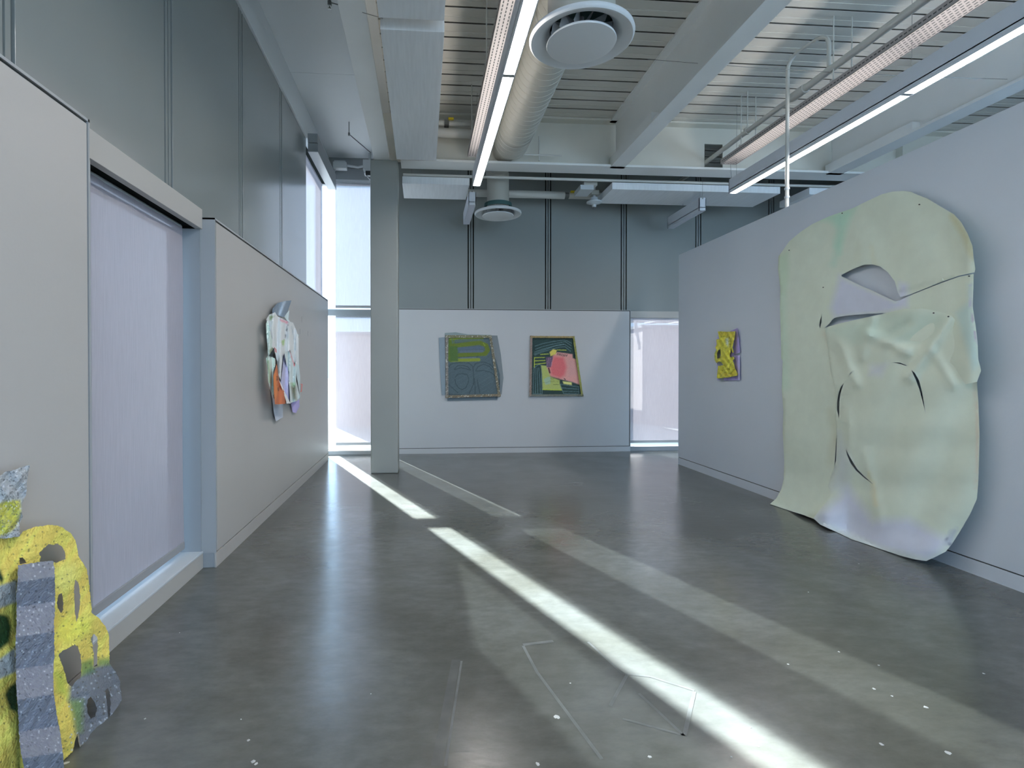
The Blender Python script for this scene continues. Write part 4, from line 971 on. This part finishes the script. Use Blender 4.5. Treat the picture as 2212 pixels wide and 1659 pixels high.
strip_paper('white_vest', [(195, 330), (230, 275), (300, 245), (330, 295), (440, 350), (515, 370), (560, 480), (585, 560), (580, 880), (520, 840), (480, 700), (440, 720), (410, 740), (370, 1060), (340, 1000), (320, 820), (290, 700), (240, 620), (210, 460)], 0.06, 0.020, .35, W1,
    [('poly', za([(230, 290), (290, 290), (240, 350)]), (120, 135, 100), 1.5, 0.9), ('poly', za([(350, 320), (450, 355), (445, 385), (360, 350)]), (172, 122, 132), 1, 0.9), ('poly', za([(380, 590), (412, 570), (405, 650), (385, 640)]), (128, 158, 90), 1, 0.9),
     ('line', za([(450, 400), (415, 575)]), (70, 80, 84), .7, 0.9, 1.4), ('line', za([(270, 360), (290, 500), (310, 650)]), (140, 150, 148), 1.2, 0.6, 2), ('line', za([(500, 420), (530, 560), (540, 700)]), (120, 135, 142), 1, 0.6, 2)])
strip_paper('left_strap', [(190, 380), (215, 340), (240, 460), (275, 630), (265, 780), (300, 800), (305, 870), (275, 960), (285, 1200), (300, 1310), (245, 1180), (220, 1080), (205, 900), (190, 800), (215, 760), (200, 560)], 0.085, 0.012, .5, (160, 172, 166),
    [('line', za([(215, 830), (235, 1000), (235, 1080)]), (128, 146, 118), 1.5, 0.9, 5), ('poly', za([(232, 700), (290, 640), (270, 690), (245, 760)]), (110, 128, 92), 1.5, 0.8)])
strip_paper('black_patch', [(228, 765), (290, 665), (292, 730), (262, 782)], 0.10, 0.004, .5, (28, 36, 38))
strip_paper('rust_patch', [(288, 660), (318, 690), (322, 730), (296, 720)], 0.104, 0.003, .5, (150, 108, 108))
strip_paper('lilac_flap', [(410, 740), (440, 800), (460, 1000), (480, 1180), (480, 1310), (440, 1330), (400, 1180), (368, 1090), (390, 900)], 0.07, 0.012, .45, (148, 148, 172))
strip_paper('right_flap', [(412, 735), (470, 690), (545, 900), (555, 1080), (600, 1270), (565, 1305), (480, 1330), (470, 1120), (440, 900)], 0.08, 0.016, .5, (166, 178, 178),
    [('poly', za([(470, 690), (512, 680), (545, 880), (530, 900)]), (182, 96, 104), 1, 0.95), ('poly', za([(485, 1130), (550, 1120), (556, 1290), (520, 1290)]), (112, 110, 92), 2.5, 0.9), ('poly', za([(480, 1085), (540, 1085), (545, 1135), (490, 1135)]), (140, 158, 132), 1.5, 0.8)])
strip_paper('orange_flap', [(318, 860), (330, 930), (345, 1050), (370, 1110), (445, 1270), (425, 1340), (350, 1345), (298, 1345), (285, 1200), (280, 1010)], 0.115, 0.010, .35, (150, 86, 58), [('poly', za([(285, 1010), (312, 930), (330, 1200), (300, 1340)]), (176, 106, 56), 2, 0.8), ('line', za([(322, 1010), (330, 1120), (345, 1210)]), (50, 38, 34), .5, 0.9, 1.1)])
strip_paper('cream_cord', [(345, 1050), (375, 1110), (445, 1260), (485, 1335), (440, 1338), (430, 1300), (368, 1120)], 0.122, 0.003, .5, (186, 178, 178))
strip_paper('red_tab', [(600, 1100), (628, 1105), (618, 1195), (600, 1200), (610, 1180), (616, 1115)], 0.03, 0.004, .4, (180, 96, 92))

# ------------------------------------------------------------------ artwork: yellow and grey pulp relief leaning at the left
a4 = Z(0, 980, 4.88); b4 = Z(0, 1300, 4.62)
PO = Vector((-1.262, 2.1, 0.0)); PN0 = Vector((1, 0, 0.138)).normalized()
def on_lean(u, v, d):
    return Pplane(u, v, PO + PN0 * d, PN0)
yb = empty('pulp_relief', (-1.26, 1.9, 0), 'yellow and grey paper-pulp relief with holes leaning by the left lining', 'sculpture')
YL = (172, 156, 76); GY = (88, 92, 98)
outS = [(-150, 1164), (0, 1163)] + a4([(100, 885), (200, 873), (240, 822), (300, 795), (370, 770), (440, 765), (520, 750), (600, 758), (650, 772), (700, 810), (740, 832), (792, 905), (815, 1000), (832, 1090), (880, 1160), (910, 1210), (935, 1330), (950, 1480), (962, 1580)]) + \
    b4([(910, 30), (915, 110), (990, 165), (1055, 250), (1085, 330), (1090, 480), (1095, 620), (1150, 690), (1195, 780), (1215, 960), (1212, 1075), (1160, 1140), (1095, 1180), (1040, 1235), (960, 1310), (880, 1382), (795, 1452), (770, 1330), (745, 1400), (728, 1490), (650, 1568)]) + [(0, 1781), (-150, 1922)]
hS = [a4([(412, 1050), (455, 1000), (512, 953), (560, 962), (605, 945), (655, 980), (682, 1030), (692, 1110), (600, 1150), (540, 1145), (420, 1140), (432, 1085)]), a4([(205, 1096), (240, 1093), (282, 1150), (205, 1165)]),
    [(162, 1252), (168, 1257), (171, 1266), (173, 1284), (172, 1316), (166, 1344), (162, 1326), (161, 1300), (160, 1277)], [(123, 1300), (127, 1284), (133, 1281), (136, 1292), (137, 1316), (132, 1324), (124, 1313)],
    b4([(905, 372), (935, 320), (968, 348), (978, 430), (970, 520), (972, 640), (935, 648), (935, 540), (925, 430)]), b4([(585, 530), (620, 490), (690, 458), (750, 425), (782, 460), (802, 530), (812, 620), (808, 750), (765, 785), (715, 848), (668, 800), (655, 730), (625, 640)]),
    b4([(865, 1030), (880, 970), (905, 945), (945, 1000), (970, 1060), (945, 1150), (905, 1165), (872, 1100)]), b4([(1050, 892), (1072, 862), (1095, 900), (1105, 1000), (1095, 1150), (1080, 1165), (1072, 1060)])]
layS = [('noise', (0.05, 0.03, 0.04, 0.06), (176, 182, 82), 1, 0.45),
    ('poly', a4([(560, 1180), (800, 1150), (820, 1300), (700, 1450), (580, 1430)]), (176, 184, 96), 10, 0.7), ('poly', b4([(600, 160), (900, 180), (900, 300), (700, 400), (560, 400)]), (176, 182, 70), 10, 0.6),
    ('poly', b4([(700, 800), (940, 640), (1120, 600), (1300, 800), (1300, 1100), (900, 1400), (780, 1480), (740, 1100), (680, 980)]), GY, 6, 1),
    ('poly', b4([(800, 600), (940, 560), (940, 700), (800, 740)]), (60, 96, 58), 6, 0.8), ('poly', b4([(970, 570), (1100, 560), (1100, 630), (970, 640)]), (70, 98, 58), 5, 0.8),
    ('poly', b4([(690, 980), (830, 980), (820, 1300), (760, 1300), (710, 1100)]), (92, 116, 62), 7, 0.75),
    ('poly', b4([(545, 700), (640, 700), (680, 950), (560, 900)]), (140, 160, 62), 8, 0.6),
    ('poly', [(-160, 1200), (0, 1230), (8, 1250), (4, 1262), (0, 1255), (-160, 1255)], (22, 44, 26), 3, 1),  # dark of the deep recesses is painted into the colour, not cut
    ('poly', b4([(-700, 150), (20, 120), (90, 150), (115, 260), (100, 400), (0, 480), (-700, 480)]), (22, 50, 20), 4, 1), ('poly', b4([(50, 930), (90, 850), (170, 790), (190, 1120), (100, 1070)]), (28, 48, 26), 3, 1),
    ('line', b4([(150, 0), (150, 300)]), (40, 68, 26), 5, 0.8, 7), ('line', b4([(175, 1050), (190, 1659)]), (44, 70, 28), 5, 0.8, 8),
    ('poly', a4([(-700, 1450), (0, 1390), (180, 1330), (180, 1560), (0, 1630), (-700, 1650)]), (120, 122, 122), 3, 1), ('poly', b4([(-700, 600), (0, 570), (150, 460), (175, 690), (0, 770), (-700, 850)]), (122, 124, 124), 3, 1),
    ('speck', (21, 0.02), (60, 56, 40), 1, 0.8), ('speck', (22, 0.035, b4([(680, 800), (1300, 600), (1300, 1400), (700, 1500)])), (150, 158, 168), 1, 0.8)]
def dS(u, v): return 0.012 * np.sin(u * 0.055) * np.cos(v * 0.04) + 0.002 * np.sin(u * 0.21 + v * 0.13) * np.sin(v * 0.17 - u * 0.1)
sheet('pulp_body', M['pulp'], outS, on_lean, dS, 0.030, 3.0, YL, layS, yb, holes=hS, jag=0.8)
# pleated grey column in front
vals = [(1213, 0.02), (1258, 0.085), (1312, 0.03), (1376, 0.09), (1446, 0.03), (1512, 0.09), (1582, 0.03), (1640, 0.09), (1700, 0.03)]
def dP(u, v):
    vv = v + (u - 38) * 0.16
    return np.interp(vv, [a for a, _ in vals], [b for _, b in vals]) + 0.004 + 0.002 * np.sin(u * 0.23 + v * 0.14)
outP = a4([(190, 1175), (300, 1160), (430, 1138), (560, 1130), (575, 1200), (580, 1400), (580, 1640)]) + b4([(540, 200), (542, 520), (535, 700), (535, 900), (560, 1080), (600, 1300), (625, 1480), (640, 1659), (660, 1800), (250, 1850), (235, 1640), (200, 1450), (190, 1320), (180, 1100), (165, 900), (160, 700), (155, 400), (165, 200), (165, 0)]) + a4([(170, 1500), (185, 1330)])
sheet('pleated_strip', M['pulp'], outP, on_lean, dP, 0.020, 3.0, (104, 108, 118), [('speck', (31, 0.03), (160, 165, 172), 1, 0.9), ('speck', (32, 0.02), (40, 44, 50), 1, 0.8), ('noise', (0.2, 0.1, 0.2, 0.1), (92, 98, 112), 1, 0.4)], yb, jag=0.9, sm=False)
outC = [(-150, 1040), (0, 1028)] + a4([(40, 200), (180, 160), (240, 135), (312, 122), (298, 220), (282, 330), (275, 430), (238, 520), (232, 600), (242, 660), (205, 740), (212, 870), (100, 888), (0, 896)]) + [(-150, 1166)]
sheet('block_crown', M['pulp'], outC, on_lean, lambda u, v: 0.02 + 0.010 * np.sin(u * .11) * np.sin(v * .09) + 0.003 * np.sin(u * .3 + v * .25), 0.03, 2.6, (128, 132, 136),
    [('poly', a4([(-700, 530), (0, 520), (100, 490), (215, 490), (225, 600), (180, 760), (80, 850), (0, 870), (-700, 870)]), (146, 146, 62), 3, 1), ('noise', (0.3, 0.5, 0.3, 0.4), (104, 112, 108), 1, 0.3), ('speck', (41, 0.08), (62, 66, 70), 1, 0.8), ('speck', (42, 0.05), (165, 168, 172), 1, 0.7)], yb, jag=0.9)
